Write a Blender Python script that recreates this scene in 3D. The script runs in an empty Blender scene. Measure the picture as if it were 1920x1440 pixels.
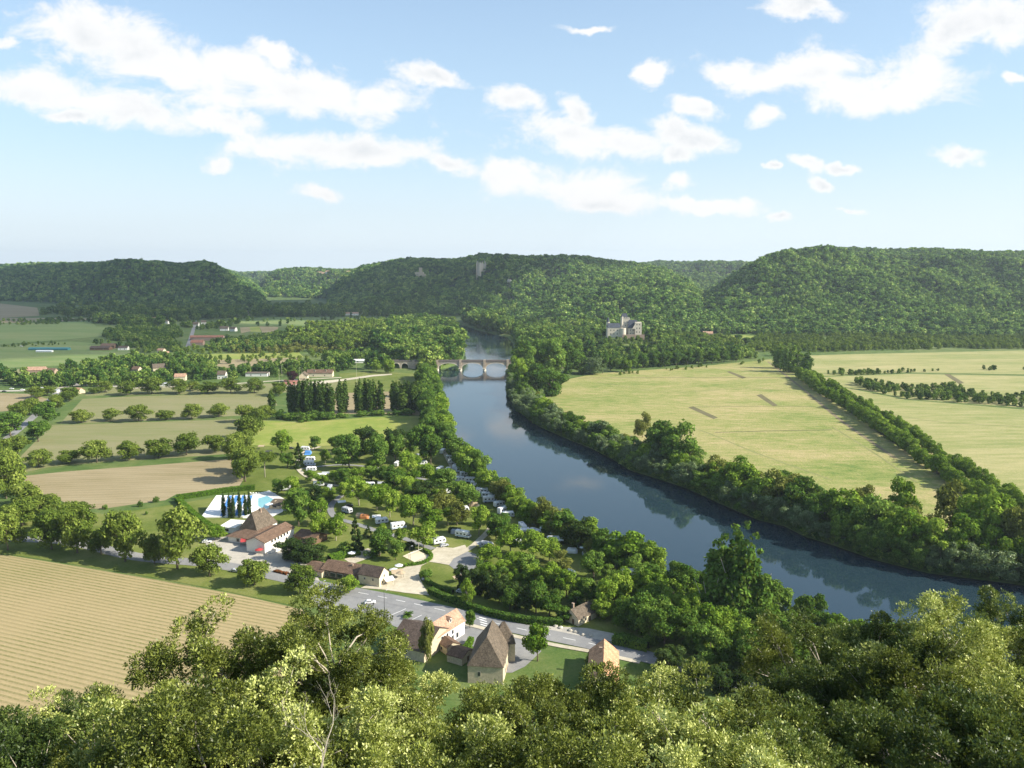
import bpy, math, random
import numpy as np
from mathutils import Vector, Matrix

# ------------------------------------------------------------------ camera, sky, sun, exposure
S = bpy.context.scene
COL = S.collection
H = 130.0                      # camera height over the valley floor (m)
PITCH = math.radians(8.4)
FPX = 1495.0                   # focal length in pixels of the 1920 wide photograph
cam_d = bpy.data.cameras.new('camera'); cam = bpy.data.objects.new('camera', cam_d); COL.objects.link(cam)
cam.location = (0, 0, H); cam.rotation_euler = (math.pi/2 - PITCH, 0, 0)
cam_d.sensor_width = 36; cam_d.lens = FPX/1920*36; cam_d.clip_start = 0.5; cam_d.clip_end = 40000
S.camera = cam
SUN_EL = math.radians(33); SUN_AZ = math.radians(102)   # azimuth clockwise from +Y (view direction); 90 = from the right
sdir = Vector((math.sin(SUN_AZ)*math.cos(SUN_EL), math.cos(SUN_AZ)*math.cos(SUN_EL), math.sin(SUN_EL)))
sl = bpy.data.lights.new('sun', 'SUN'); so = bpy.data.objects.new('sun', sl); COL.objects.link(so)
sl.energy = 5.0; sl.angle = math.radians(0.5); sl.color = (1.0, 0.93, 0.80)
so.rotation_euler = sdir.to_track_quat('Z', 'Y').to_euler(); so.location = (300, -100, 400)
S.view_settings.view_transform = 'Standard'; S.view_settings.look = 'None'; S.view_settings.exposure = 0.95; S.view_settings.gamma = 1
S.cycles.max_bounces = 6; S.cycles.diffuse_bounces = 3; S.cycles.glossy_bounces = 3; S.cycles.transmission_bounces = 3
S.cycles.volume_bounces = 0; S.cycles.transparent_max_bounces = 6

W = bpy.data.worlds.new('World'); S.world = W; W.use_nodes = True
def build_world():
    nt = W.node_tree; N = nt.nodes; L = nt.links; N.clear()
    def nd(t, **k):
        n = N.new(t)
        for a, b in k.items(): setattr(n, a, b)
        return n
    def mth(op, a, b=None, c=None, clamp=False):
        n = nd('ShaderNodeMath', operation=op, use_clamp=clamp)
        for i, v in enumerate((a, b, c)):
            if v is None: continue
            if isinstance(v, (int, float)): n.inputs[i].default_value = v
            else: L.new(v, n.inputs[i])
        return n.outputs[0]
    out = nd('ShaderNodeOutputWorld'); bg = nd('ShaderNodeBackground'); L.new(bg.outputs[0], out.inputs[0])
    sky = nd('ShaderNodeTexSky', sky_type='NISHITA'); sky.sun_disc = False
    sky.sun_elevation = SUN_EL; sky.sun_rotation = SUN_AZ; sky.altitude = 100
    sky.air_density = 1.0; sky.dust_density = 0.6; sky.ozone_density = 2.5
    bg.inputs[1].default_value = 0.105
    tc = nd('ShaderNodeTexCoord'); sep = nd('ShaderNodeSeparateXYZ'); L.new(tc.outputs['Generated'], sep.inputs[0])
    yy = mth('MAXIMUM', sep.outputs[1], 0.05)
    u = mth('DIVIDE', sep.outputs[0], yy); v = mth('DIVIDE', sep.outputs[2], yy)
    cmb = nd('ShaderNodeCombineXYZ'); L.new(u, cmb.inputs[0]); L.new(v, cmb.inputs[1])
    # ragged edges: shift the lookup by noise
    def noise(scale, detail, rough, vec, dist=0):
        n = nd('ShaderNodeTexNoise', noise_dimensions='2D'); n.inputs['Scale'].default_value = scale; n.inputs['Detail'].default_value = detail
        n.inputs['Roughness'].default_value = rough; n.inputs['Distortion'].default_value = dist
        L.new(vec, n.inputs['Vector']); return n
    def field(vec):
        n1 = noise(9, 5, 0.6, vec)
        off = nd('ShaderNodeVectorMath', operation='MULTIPLY_ADD'); L.new(n1.outputs['Color'], off.inputs[0])
        off.inputs[1].default_value = (0.07, 0.05, 0); off.inputs[2].default_value = (-0.035, -0.025, 0)
        ad = nd('ShaderNodeVectorMath', operation='ADD'); L.new(vec, ad.inputs[0]); L.new(off.outputs[0], ad.inputs[1])
        best = None; sp = nd('ShaderNodeSeparateXYZ'); L.new(ad.outputs[0], sp.inputs[0])
        for (px, py, a, b, t) in CLOUDS:
            k = nd('ShaderNodeMapping', vector_type='TEXTURE'); cx = nd('ShaderNodeCombineXYZ'); L.new(sp.outputs[0], cx.inputs[0]); L.new(sp.outputs[1], cx.inputs[1])
            if best is not None: L.new(best, cx.inputs[2])     # evaluated one after another
            L.new(cx.outputs[0], k.inputs[0])
            vv = (720-py)/FPX; dy = math.cos(PITCH)+vv*math.sin(PITCH)
            k.inputs['Location'].default_value = ((px-960)/FPX/dy, (-math.sin(PITCH)+vv*math.cos(PITCH))/dy, 0)
            k.inputs['Rotation'].default_value = (0, 0, -math.radians(t)); k.inputs['Scale'].default_value = (a/FPX*1.13, b/FPX*1.12, 1e5)
            ln = nd('ShaderNodeVectorMath', operation='LENGTH'); L.new(k.outputs[0], ln.inputs[0])
            if best is None: best = ln.outputs['Value']
            else:
                n = nd('ShaderNodeMath', operation='SMOOTH_MIN'); L.new(best, n.inputs[0]); L.new(ln.outputs['Value'], n.inputs[1]); n.inputs[2].default_value = 0.25; best = n.outputs[0]
        return mth('SUBTRACT', 1.0, best)                   # 1 at a cloud's heart, 0 at its rim
    blob = field(cmb.outputs[0])
    st = nd('ShaderNodeVectorMath', operation='MULTIPLY'); L.new(cmb.outputs[0], st.inputs[0]); st.inputs[1].default_value = (1, 1.7, 1)
    n2 = noise(13, 9, 0.64, st.outputs[0], 0.25)
    sh = nd('ShaderNodeVectorMath', operation='ADD'); L.new(st.outputs[0], sh.inputs[0]); sh.inputs[1].default_value = (0.008, 0.030, 0)
    n3 = noise(13, 4, 0.60, sh.outputs[0], 0.25)
    d0 = mth('ADD', blob, mth('MULTIPLY', mth('SUBTRACT', n2.outputs[0], 0.5), 2.1))
    dlt = mth('SUBTRACT', n2.outputs[0], n3.outputs[0])
    def mr(val, a, b, c=0.0, d=1.0, st='SMOOTHSTEP'):
        n = nd('ShaderNodeMapRange', interpolation_type=st); L.new(val, n.inputs[0])
        for i, x in enumerate((a, b, c, d)): n.inputs[i+1].default_value = x
        return n.outputs[0]
    alpha = mr(d0, -0.16, 0.55)
    alpha = mth('MULTIPLY', alpha, mr(v, 0.0, 0.05)); alpha = mth('MULTIPLY', alpha, mr(sep.outputs[1], 0.05, 0.3))
    # grey undersides: the density a little higher up against the density here, at billow scale
    b1 = noise(5.5, 3, 0.5, st.outputs[0], 0.1); s2 = nd('ShaderNodeVectorMath', operation='ADD'); L.new(st.outputs[0], s2.inputs[0]); s2.inputs[1].default_value = (0.01, 0.05, 0)
    b2 = noise(5.5, 3, 0.5, s2.outputs[0], 0.1)
    dl2 = mth('ADD', mth('MULTIPLY', mth('SUBTRACT', b1.outputs[0], b2.outputs[0]), 1.0), mth('MULTIPLY', dlt, 0.45))
    lit = mr(dl2, -0.16, 0.10, 0.0, 1.0)
    core = mr(d0, 0.25, 1.5)
    bright = mth('SUBTRACT', 1.0, mth('MULTIPLY', core, mth('MULTIPLY_ADD', mth('SUBTRACT', 1.0, lit), 0.62, 0.05)))
    cc = nd('ShaderNodeMix', data_type='RGBA'); L.new(bright, cc.inputs[0])
    cc.inputs[6].default_value = CLD_DARK; cc.inputs[7].default_value = CLD_LIT
    mx = nd('ShaderNodeMix', data_type='RGBA'); L.new(mth('MULTIPLY', alpha, 0.95), mx.inputs[0])
    hz = nd('ShaderNodeMix', data_type='RGBA'); L.new(mr(sep.outputs[2], -0.02, 0.40, 0.95, 0.20, 'LINEAR'), hz.inputs[0]); L.new(sky.outputs[0], hz.inputs[6]); hz.inputs[7].default_value = (3.15, 4.15, 4.9, 1)
    h2 = nd('ShaderNodeMix', data_type='RGBA'); L.new(mr(sep.outputs[2], 0.0, 0.16, 0.75, 0.0), h2.inputs[0]); L.new(hz.outputs[2], h2.inputs[6]); h2.inputs[7].default_value = (4.7, 5.1, 5.25, 1)
    L.new(h2.outputs[2], mx.inputs[6]); L.new(cc.outputs[2], mx.inputs[7]); L.new(mx.outputs[2], bg.inputs[0])
    W.cycles.sampling_method = 'MANUAL'; W.cycles.sample_map_resolution = 512
CLD_DARK = (3.0, 3.3, 3.6, 1); CLD_LIT = (5.2, 5.15, 5.1, 1)
CLOUDS = [(180,60,120,50,10),(330,125,190,50,18),(560,165,190,42,12),(720,185,90,34,5),(520,102,48,22,20),(810,140,66,18,15),
 (90,170,115,34,5),(250,205,150,38,10),(410,228,90,24,15),(110,212,60,14,10),(560,280,150,30,2),(700,292,130,30,5),(835,315,66,18,10),
 (410,305,20,14,0),(595,362,50,13,2),(1060,255,110,40,8),(1160,275,66,38,10),(1075,203,55,26,40),(965,185,38,20,10),(1060,345,150,38,3),
 (1130,375,120,20,2),(960,330,60,26,0),(1310,262,80,34,15),(1275,300,40,18,0),(1270,348,34,15,0),(1310,388,90,13,2),(1320,205,45,16,20),
 (1230,132,35,20,-10),(1360,125,58,20,5),(1500,130,120,38,-8),(1620,170,120,40,5),(1740,130,95,56,-25),(1790,55,80,50,-30),(1450,218,34,22,0),
 (1885,40,60,40,-10),(1905,146,22,12,0),(1800,302,42,15,5),(1510,308,26,14,0),(1575,312,40,11,0),(1530,348,18,11,20),(1577,392,26,7,0),
 (1457,410,30,8,0),(1500,12,70,20,5),(1455,322,12,9,0),(30,82,30,12,5),(1100,60,50,8,0)]
build_world()

# ------------------------------------------------------------------ helpers
rng = np.random.default_rng(7); random.seed(7)
CP, SP = math.cos(PITCH), math.sin(PITCH)
def G(px, py, z=0.0):          # world point on the level z seen towards a pixel of the photograph
    u = (px-960)/FPX; v = (720-py)/FPX
    dy = CP+v*SP; dz = -SP+v*CP; t = (H-z)/(-dz)
    return Vector((u*t, dy*t, z))
def Gd(px, py, Y):             # world point at forward distance Y
    u = (px-960)/FPX; v = (720-py)/FPX; dy = CP+v*SP; dz = -SP+v*CP; t = Y/dy
    return Vector((u*t, Y, H+dz*t))
def ztop(py, Y): return Gd(960, py, Y).z
def tag(o, label=None, cat=None, group=None, kind=None):
    if label: o['label'] = label
    if cat: o['category'] = cat
    if group: o['group'] = group
    if kind: o['kind'] = kind
    return o
def empty(name, loc, rz=0.0):
    o = bpy.data.objects.new(name, None); COL.objects.link(o); o.location = loc; o.rotation_euler = (0, 0, rz); o.empty_display_size = 0.5; return o
def mesh_np(name, V, F, mats, tint=None, smooth=False, midx=None):
    """V (n,3); F (m,k) with one k, or list of arrays"""
    me = bpy.data.meshes.new(name); V = np.asarray(V, dtype=np.float32)
    Fs = F if isinstance(F, list) else [F]
    Fs = [np.asarray(f, dtype=np.int32) for f in Fs if len(f)]
    nl = sum(f.size for f in Fs); nf = sum(len(f) for f in Fs)
    me.vertices.add(len(V)); me.vertices.foreach_set('co', V.ravel())
    me.loops.add(nl); me.loops.foreach_set('vertex_index', np.concatenate([f.ravel() for f in Fs]))
    me.polygons.add(nf)
    tot = np.concatenate([np.full(len(f), f.shape[1], dtype=np.int32) for f in Fs])
    st = np.concatenate([[0], np.cumsum(tot)[:-1]]).astype(np.int32)
    me.polygons.foreach_set('loop_start', st)
    if smooth: me.polygons.foreach_set('use_smooth', np.ones(nf, dtype=bool))
    if midx is not None: me.polygons.foreach_set('material_index', np.asarray(midx, dtype=np.int32))
    for m in (mats if isinstance(mats, (list, tuple)) else [mats]): me.materials.append(m)
    if tint is not None:
        a = me.attributes.new('tint', 'FLOAT', 'FACE'); a.data.foreach_set('value', np.asarray(tint, dtype=np.float32))
    me.update(calc_edges=True); me.validate(); return me
def link(name, me, parent=None, loc=None):
    o = bpy.data.objects.new(name, me); COL.objects.link(o)
    if parent: o.parent = parent
    if loc is not None: o.location = loc
    return o
class MB:                      # collects polygons for one mesh
    def __init__(s): s.v = []; s.f = []
    def poly(s, pts, flip=False):
        n = len(s.v); s.v += [tuple(p) for p in pts]; idx = list(range(n, n+len(pts)))
        s.f.append(idx[::-1] if flip else idx)
    def box(s, x0, x1, y0, y1, z0, z1, rot=None, org=None):
        P = [(x0,y0,z0),(x1,y0,z0),(x1,y1,z0),(x0,y1,z0),(x0,y0,z1),(x1,y0,z1),(x1,y1,z1),(x0,y1,z1)]
        if rot is not None:
            M = Matrix.Rotation(rot, 3, 'Z'); o = Vector(org or (0,0,0)); P = [tuple(M @ Vector(p)+o) for p in P]
        n = len(s.v); s.v += P
        for f in ((0,3,2,1),(4,5,6,7),(0,1,5,4),(1,2,6,5),(2,3,7,6),(3,0,4,7)): s.f.append([n+i for i in f])
    def slab(s, pts, th):      # polygon (ccw from above) thickened downwards
        n = len(pts); b = len(s.v); s.v += [tuple(p) for p in pts]+[(p[0],p[1],p[2]-th) for p in pts]
        s.f.append([b+i for i in range(n)]); s.f.append([b+n+i for i in reversed(range(n))])
        for i in range(n): j = (i+1) % n; s.f.append([b+i, b+n+i, b+n+j, b+j])
    def tube(s, pts, radii, k=6):
        rings = []
        for i, p in enumerate(pts):
            p = Vector(p); a = Vector(pts[max(i-1,0)]); c = Vector(pts[min(i+1,len(pts)-1)]); d = (c-a).normalized()
            x = d.cross(Vector((0.31,0.95,0.05))).normalized(); y = d.cross(x)
            n = len(s.v); rings.append(n)
            for q in range(k):
                an = 2*math.pi*q/k; s.v.append(tuple(p+(x*math.cos(an)+y*math.sin(an))*radii[i]))
        for a, b in zip(rings[:-1], rings[1:]):
            for q in range(k): s.f.append([a+q, a+(q+1)%k, b+(q+1)%k, b+q])
        s.f.append([rings[-1]+q for q in range(k)]); s.f.append([rings[0]+q for q in reversed(range(k))])
    def mesh(s, name, mat, smooth=False):
        me = bpy.data.meshes.new(name); me.from_pydata(s.v, [], s.f)
        for m in (mat if isinstance(mat, (list, tuple)) else [mat]): me.materials.append(m)
        if smooth: me.polygons.foreach_set('use_smooth', [True]*len(me.polygons))
        me.update(); return me
    def build(s, name, mat, parent=None, loc=None, smooth=False): return link(name, s.mesh(name, mat, smooth), parent, loc)
# lattice value noise
_L = rng.random((257, 257))
def vnoise(x, y):
    x = np.asarray(x, float); y = np.asarray(y, float); xi = np.floor(x).astype(int); yi = np.floor(y).astype(int); fx = x-xi; fy = y-yi
    fx = fx*fx*(3-2*fx); fy = fy*fy*(3-2*fy); a = xi % 256; b = yi % 256
    return (_L[a,b]*(1-fx)+_L[a+1,b]*fx)*(1-fy)+(_L[a,b+1]*(1-fx)+_L[a+1,b+1]*fx)*fy
def fbm(x, y, o=4):
    s = 0; a = 0.5
    for i in range(o): s = s+a*vnoise(x*2**i+13.7*i, y*2**i+7.1*i); a *= 0.5
    return s/(1-0.5**o)
ORD = 'first second third fourth fifth sixth seventh eighth ninth tenth eleventh twelfth thirteenth fourteenth fifteenth sixteenth seventeenth eighteenth nineteenth twentieth'.split()
TENS = {2:'twenty',3:'thirty',4:'forty',5:'fifty',6:'sixty',7:'seventy',8:'eighty',9:'ninety'}
def ordw(i):                   # 0-based
    if i < 20: return ORD[i]
    if i >= 99: return 'hundredth' if i == 99 else 'hundred-and-'+ordw(i-100)
    t, u = divmod(i+1, 10)
    return (TENS[t][:-1]+'ieth') if u == 0 else TENS[t]+'-'+ORD[u-1]

# ------------------------------------------------------------------ materials
MATS = {}
def newmat(name):
    m = bpy.data.materials.new(name); m.use_nodes = True; nt = m.node_tree; nt.nodes.clear(); MATS[name] = m; return m, nt.nodes, nt.links
def ramp(N, L, fac, stops):
    r = N.new('ShaderNodeValToRGB'); L.new(fac, r.inputs[0]); e = r.color_ramp.elements
    while len(e) < len(stops): e.new(0.5)
    for i, (p, c) in enumerate(stops): e[i].position = p; e[i].color = (*c, 1)
    return r.outputs[0]
def tnoise(N, L, vec, scale, detail=4, rough=0.55):
    n = N.new('ShaderNodeTexNoise'); n.inputs['Scale'].default_value = scale; n.inputs['Detail'].default_value = detail; n.inputs['Roughness'].default_value = rough
    if vec is not None: L.new(vec, n.inputs['Vector'])
    return n.outputs[0]
def mixc(N, L, fac, a, b, mode='MIX'):
    n = N.new('ShaderNodeMix'); n.data_type = 'RGBA'; n.blend_type = mode
    for i, v in ((0, fac), (6, a), (7, b)):
        if isinstance(v, (int, float)): n.inputs[i].default_value = v
        elif isinstance(v, tuple): n.inputs[i].default_value = (*v, 1)
        else: L.new(v, n.inputs[i])
    return n.outputs[2]
def geo(N): return N.new('ShaderNodeNewGeometry').outputs['Position']
def ground_mat(name, stops, s_big=0.01, s_mid=0.08, s_fine=0.9, rough=0.95, bump=0.3, stretch=None, lines=None):
    """a land surface: stops coloured by mixed coarse and fine noise"""
    m, N, L = newmat(name); p = geo(N)
    if stretch:
        k = N.new('ShaderNodeMapping'); L.new(p, k.inputs[0]); k.inputs['Rotation'].default_value = (0,0,stretch[0]); k.inputs['Scale'].default_value = (stretch[1], stretch[2], 1); q = k.outputs[0]
    else: q = p
    a = tnoise(N, L, q, s_big, 4, 0.6); b = tnoise(N, L, q, s_mid, 5, 0.65); c = tnoise(N, L, p, s_fine, 3, 0.7)
    def mt(op, x, y):
        n = N.new('ShaderNodeMath'); n.operation = op
        for i, v in enumerate((x, y)):
            if isinstance(v, (int, float)): n.inputs[i].default_value = v
            else: L.new(v, n.inputs[i])
        return n.outputs[0]
    f = mt('ADD', mt('ADD', mt('MULTIPLY', a, 0.45), mt('MULTIPLY', b, 0.4)), mt('MULTIPLY', c, 0.25))
    f = mt('MULTIPLY', mt('SUBTRACT', f, 0.38), 3.6)
    if lines:                # wheel tracks and drill lines
        k2 = N.new('ShaderNodeMapping'); L.new(p, k2.inputs[0]); k2.inputs['Rotation'].default_value = (0,0,-lines[0]); w = N.new('ShaderNodeTexWave'); w.bands_direction = 'Y'; w.wave_profile = 'SIN'; L.new(k2.outputs[0], w.inputs['Vector'])
        w.inputs['Scale'].default_value = 0.314159/lines[1]; w.inputs['Distortion'].default_value = 1.5; w.inputs['Detail'].default_value = 3; w.inputs['Detail Scale'].default_value = 0.6
        f = mt('ADD', f, mt('MULTIPLY', mt('MULTIPLY', mt('SUBTRACT', w.outputs['Fac'], 0.5), lines[2]), mt('ADD', a, 0.3)))
    colr = ramp(N, L, f, stops)
    bs = N.new('ShaderNodeBsdfPrincipled'); bs.inputs['Roughness'].default_value = rough; bs.inputs['Specular IOR Level'].default_value = 0.15
    L.new(colr, bs.inputs['Base Color'])
    bp = N.new('ShaderNodeBump'); bp.inputs['Strength'].default_value = bump; bp.inputs['Distance'].default_value = 0.5; L.new(c, bp.inputs['Height']); L.new(bp.outputs[0], bs.inputs['Normal'])
    o = N.new('ShaderNodeOutputMaterial'); L.new(bs.outputs[0], o.inputs[0]); return m
def plain(name, col, rough=0.8, var=0.25, scale=1.5, metallic=0.0, spec=0.3, bump=0.0, stretch=None):
    m, N, L = newmat(name); tc = N.new('ShaderNodeTexCoord').outputs['Object']
    if stretch:
        k = N.new('ShaderNodeMapping'); L.new(tc, k.inputs[0]); k.inputs['Scale'].default_value = stretch; tc = k.outputs[0]
    n = tnoise(N, L, tc, scale, 5, 0.7)
    c = ramp(N, L, n, [(0.3, tuple(x*(1-var) for x in col)), (0.7, tuple(min(1, x*(1+var*0.6)) for x in col))])
    bs = N.new('ShaderNodeBsdfPrincipled'); bs.inputs['Roughness'].default_value = rough; bs.inputs['Metallic'].default_value = metallic; bs.inputs['Specular IOR Level'].default_value = spec
    L.new(c, bs.inputs['Base Color'])
    if bump:
        bp = N.new('ShaderNodeBump'); bp.inputs['Strength'].default_value = bump; L.new(n, bp.inputs['Height']); L.new(bp.outputs[0], bs.inputs['Normal'])
    o = N.new('ShaderNodeOutputMaterial'); L.new(bs.outputs[0], o.inputs[0]); return m
def leafmat(name, dark, light, pale=None, trans=0.27, gloss=0.0, patch=0.0, var=0.5):
    """leaf clumps: tint attribute and per-tree random choose between dark and light leaf colours"""
    m, N, L = newmat(name)
    at = N.new('ShaderNodeAttribute'); at.attribute_name = 'tint'; oi = N.new('ShaderNodeObjectInfo')
    a = N.new('ShaderNodeMath'); a.operation = 'MULTIPLY_ADD'; L.new(oi.outputs['Random'], a.inputs[0]); a.inputs[1].default_value = var; a.inputs[2].default_value = -var/2
    b = N.new('ShaderNodeMath'); b.operation = 'ADD'; b.use_clamp = True; L.new(a.outputs[0], b.inputs[0]); L.new(at.outputs['Fac'], b.inputs[1])
    if patch:          # kinds of tree come in patches over a wood
        pn = tnoise(N, L, geo(N), 0.012, 4, 0.65); pm = N.new('ShaderNodeMath'); pm.operation = 'MULTIPLY_ADD'; L.new(pn, pm.inputs[0]); pm.inputs[1].default_value = patch; pm.inputs[2].default_value = -patch/2
        b2 = N.new('ShaderNodeMath'); b2.operation = 'ADD'; b2.use_clamp = True; L.new(b.outputs[0], b2.inputs[0]); L.new(pm.outputs[0], b2.inputs[1]); b = b2
    st = [(0.0, dark), (0.8, light), (1.0, pale or light)]
    c = ramp(N, L, b.outputs[0], st)
    d = N.new('ShaderNodeBsdfDiffuse'); t = N.new('ShaderNodeBsdfTranslucent'); L.new(c, d.inputs[0])
    tw = mixc(N, L, 0.5, c, (0.25, 0.30, 0.04), 'MIX'); L.new(tw, t.inputs[0])
    mx = N.new('ShaderNodeMixShader'); mx.inputs[0].default_value = trans; L.new(d.outputs[0], mx.inputs[1]); L.new(t.outputs[0], mx.inputs[2])
    o = N.new('ShaderNodeOutputMaterial'); last = mx.outputs[0]
    if gloss:
        g = N.new('ShaderNodeBsdfGlossy'); g.inputs['Roughness'].default_value = 0.42; g.inputs[0].default_value = (1,1,1,1)
        m2 = N.new('ShaderNodeMixShader'); m2.inputs[0].default_value = gloss; L.new(last, m2.inputs[1]); L.new(g.outputs[0], m2.inputs[2]); last = m2.outputs[0]
    L.new(last, o.inputs[0]); return m
def rowmat(name, ang, period, c1, c2, c3):
    """crop rows: plant strips on bare soil"""
    m, N, L = newmat(name); p = geo(N)
    k = N.new('ShaderNodeMapping'); L.new(p, k.inputs[0]); k.inputs['Rotation'].default_value = (0,0,-ang)
    w = N.new('ShaderNodeTexWave'); w.wave_type = 'BANDS'; w.bands_direction = 'Y'; L.new(k.outputs[0], w.inputs['Vector'])
    w.inputs['Scale'].default_value = 0.314159/period; w.inputs['Distortion'].default_value = 0.55; w.inputs['Detail'].default_value = 3; w.inputs['Detail Scale'].default_value = 1.2
    n1 = tnoise(N, L, p, 0.02, 4, 0.6); n2 = tnoise(N, L, p, 0.7, 5, 0.7); n4 = tnoise(N, L, p, 0.006, 3, 0.5)
    soil = ramp(N, L, n2, [(0.3, c1), (0.7, tuple(x*1.25 for x in c1))])
    pl = mixc(N, L, n1, c2, c3)
    mm = N.new('ShaderNodeMapRange'); L.new(w.outputs['Fac'], mm.inputs[0]); mm.inputs[1].default_value = 0.55; mm.inputs[2].default_value = 0.85
    mu = N.new('ShaderNodeMath'); mu.operation = 'MULTIPLY'; L.new(mm.outputs[0], mu.inputs[0])
    m3 = N.new('ShaderNodeMapRange'); L.new(n2, m3.inputs[0]); m3.inputs[1].default_value = 0.38; m3.inputs[2].default_value = 0.55; m3.inputs[3].default_value = 0.25; m3.inputs[4].default_value = 0.9
    L.new(m3.outputs[0], mu.inputs[1])
    m7 = N.new('ShaderNodeMapRange'); L.new(n1, m7.inputs[0]); m7.inputs[1].default_value = 0.35; m7.inputs[2].default_value = 0.65; m7.inputs[3].default_value = 0.45; m7.inputs[4].default_value = 1.1
    mv = N.new('ShaderNodeMath'); mv.operation = 'MULTIPLY'; mv.use_clamp = True; L.new(mu.outputs[0], mv.inputs[0]); L.new(m7.outputs[0], mv.inputs[1])
    c = mixc(N, L, mv.outputs[0], soil, pl)
    m5 = N.new('ShaderNodeMapRange'); L.new(n4, m5.inputs[0]); m5.inputs[1].default_value = 0.45; m5.inputs[2].default_value = 0.62; m5.inputs[3].default_value = 0; m5.inputs[4].default_value = 0.35
    c = mixc(N, L, m5.outputs[0], c, c3)
    bs = N.new('ShaderNodeBsdfDiffuse'); L.new(c, bs.inputs[0])
    bp = N.new('ShaderNodeBump'); bp.inputs['Strength'].default_value = 0.4; bp.inputs['Distance'].default_value = 0.4; L.new(w.outputs['Fac'], bp.inputs['Height']); L.new(bp.outputs[0], bs.inputs['Normal'])
    o = N.new('ShaderNodeOutputMaterial'); L.new(bs.outputs[0], o.inputs[0]); return m
M_lawn = ground_mat('lawn_grass', [(0.0,(0.07,0.095,0.016)),(0.5,(0.115,0.15,0.027)),(1.0,(0.19,0.20,0.06))])
M_ground = ground_mat('valley_grass', [(0.0,(0.045,0.085,0.02)),(0.5,(0.08,0.13,0.03)),(1.0,(0.14,0.17,0.055))])
M_meadow = ground_mat('hay_meadow', [(0.0,(0.095,0.165,0.032)),(0.36,(0.20,0.235,0.062)),(0.64,(0.285,0.275,0.10)),(1.0,(0.39,0.32,0.155))], 0.014, 0.13, 0.55, bump=1.3, stretch=(0.25,0.6,1.2), lines=(0.05,9,0.10))
M_straw = ground_mat('dry_pasture', [(0.0,(0.135,0.189,0.050)),(0.45,(0.243,0.257,0.090)),(1.0,(0.378,0.333,0.162))], 0.01, 0.09, 0.6, bump=0.8, stretch=(0.1,0.4,1.5), lines=(0.1,11,0.12))
M_soil = ground_mat('bare_soil', [(0.0,(0.192,0.168,0.080)),(0.5,(0.264,0.216,0.120)),(1.0,(0.320,0.264,0.160))], 0.012, 0.1, 0.8, bump=0.4, stretch=(0.1,0.3,1.5), lines=(0.12,5,0.35))
M_soilg = ground_mat('sprouting_soil', [(0.0,(0.135,0.164,0.058)),(0.5,(0.187,0.195,0.078)),(1.0,(0.240,0.218,0.117))], 0.012, 0.1, 0.8, bump=0.3, stretch=(0.05,0.25,1.5), lines=(0.05,4,0.45))
M_gfield = ground_mat('green_crop', [(0.0,(0.10,0.16,0.05)),(0.5,(0.14,0.20,0.06)),(1.0,(0.20,0.23,0.09))], 0.006, 0.03, 0.3, stretch=(0.1,0.4,1.5))
M_yfield = ground_mat('yellow_green_grass', [(0.0,(0.14,0.20,0.035)),(0.5,(0.21,0.26,0.05)),(1.0,(0.30,0.29,0.09))], 0.02, 0.1, 0.8, bump=0.4)
M_floor = ground_mat('forest_floor', [(0.0,(0.018,0.032,0.012)),(0.5,(0.03,0.05,0.016)),(1.0,(0.05,0.065,0.025))], 0.01, 0.08, 0.6)
M_rock = ground_mat('limestone_slope', [(0.0,(0.04,0.05,0.02)),(0.5,(0.09,0.09,0.045)),(1.0,(0.22,0.20,0.14))], 0.03, 0.2, 1.5, bump=0.8)
M_asph = ground_mat('asphalt', [(0.0,(0.17,0.17,0.175)),(0.5,(0.22,0.22,0.22)),(1.0,(0.27,0.265,0.255))], 0.03, 0.3, 2.0, bump=0.1)
M_gravel = ground_mat('pale_gravel', [(0.0,(0.344,0.303,0.221)),(0.5,(0.451,0.402,0.303)),(1.0,(0.541,0.492,0.385))], 0.05, 0.4, 2.5, bump=0.2)
M_paleasph = ground_mat('courtyard_gravel', [(0.0,(0.306,0.289,0.255)),(0.5,(0.391,0.365,0.315)),(1.0,(0.468,0.433,0.365))], 0.05, 0.4, 2.5, bump=0.2)
M_rut = ground_mat('dug_earth', [(0.0,(0.10,0.095,0.045)),(1.0,(0.17,0.15,0.08))], 0.05, 0.3, 1.5)
a_, b_ = G(60,1048), G(550,1135); ROWANG = math.atan2(b_.y-a_.y, b_.x-a_.x)
M_rows = rowmat('crop_rows', ROWANG, 2.3, (0.315,0.25,0.135), (0.14,0.125,0.06), (0.15,0.17,0.05))
def stones(name, col, sc=1.4, var=0.3): return plain(name, col, 0.9, var, sc, bump=0.15)
M_stone = stones('cream_limestone', (0.55,0.47,0.33)); M_white = plain('white_render', (0.78,0.75,0.68), 0.8, 0.1); M_cream = plain('cream_render', (0.66,0.57,0.40), 0.85, 0.18)
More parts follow.
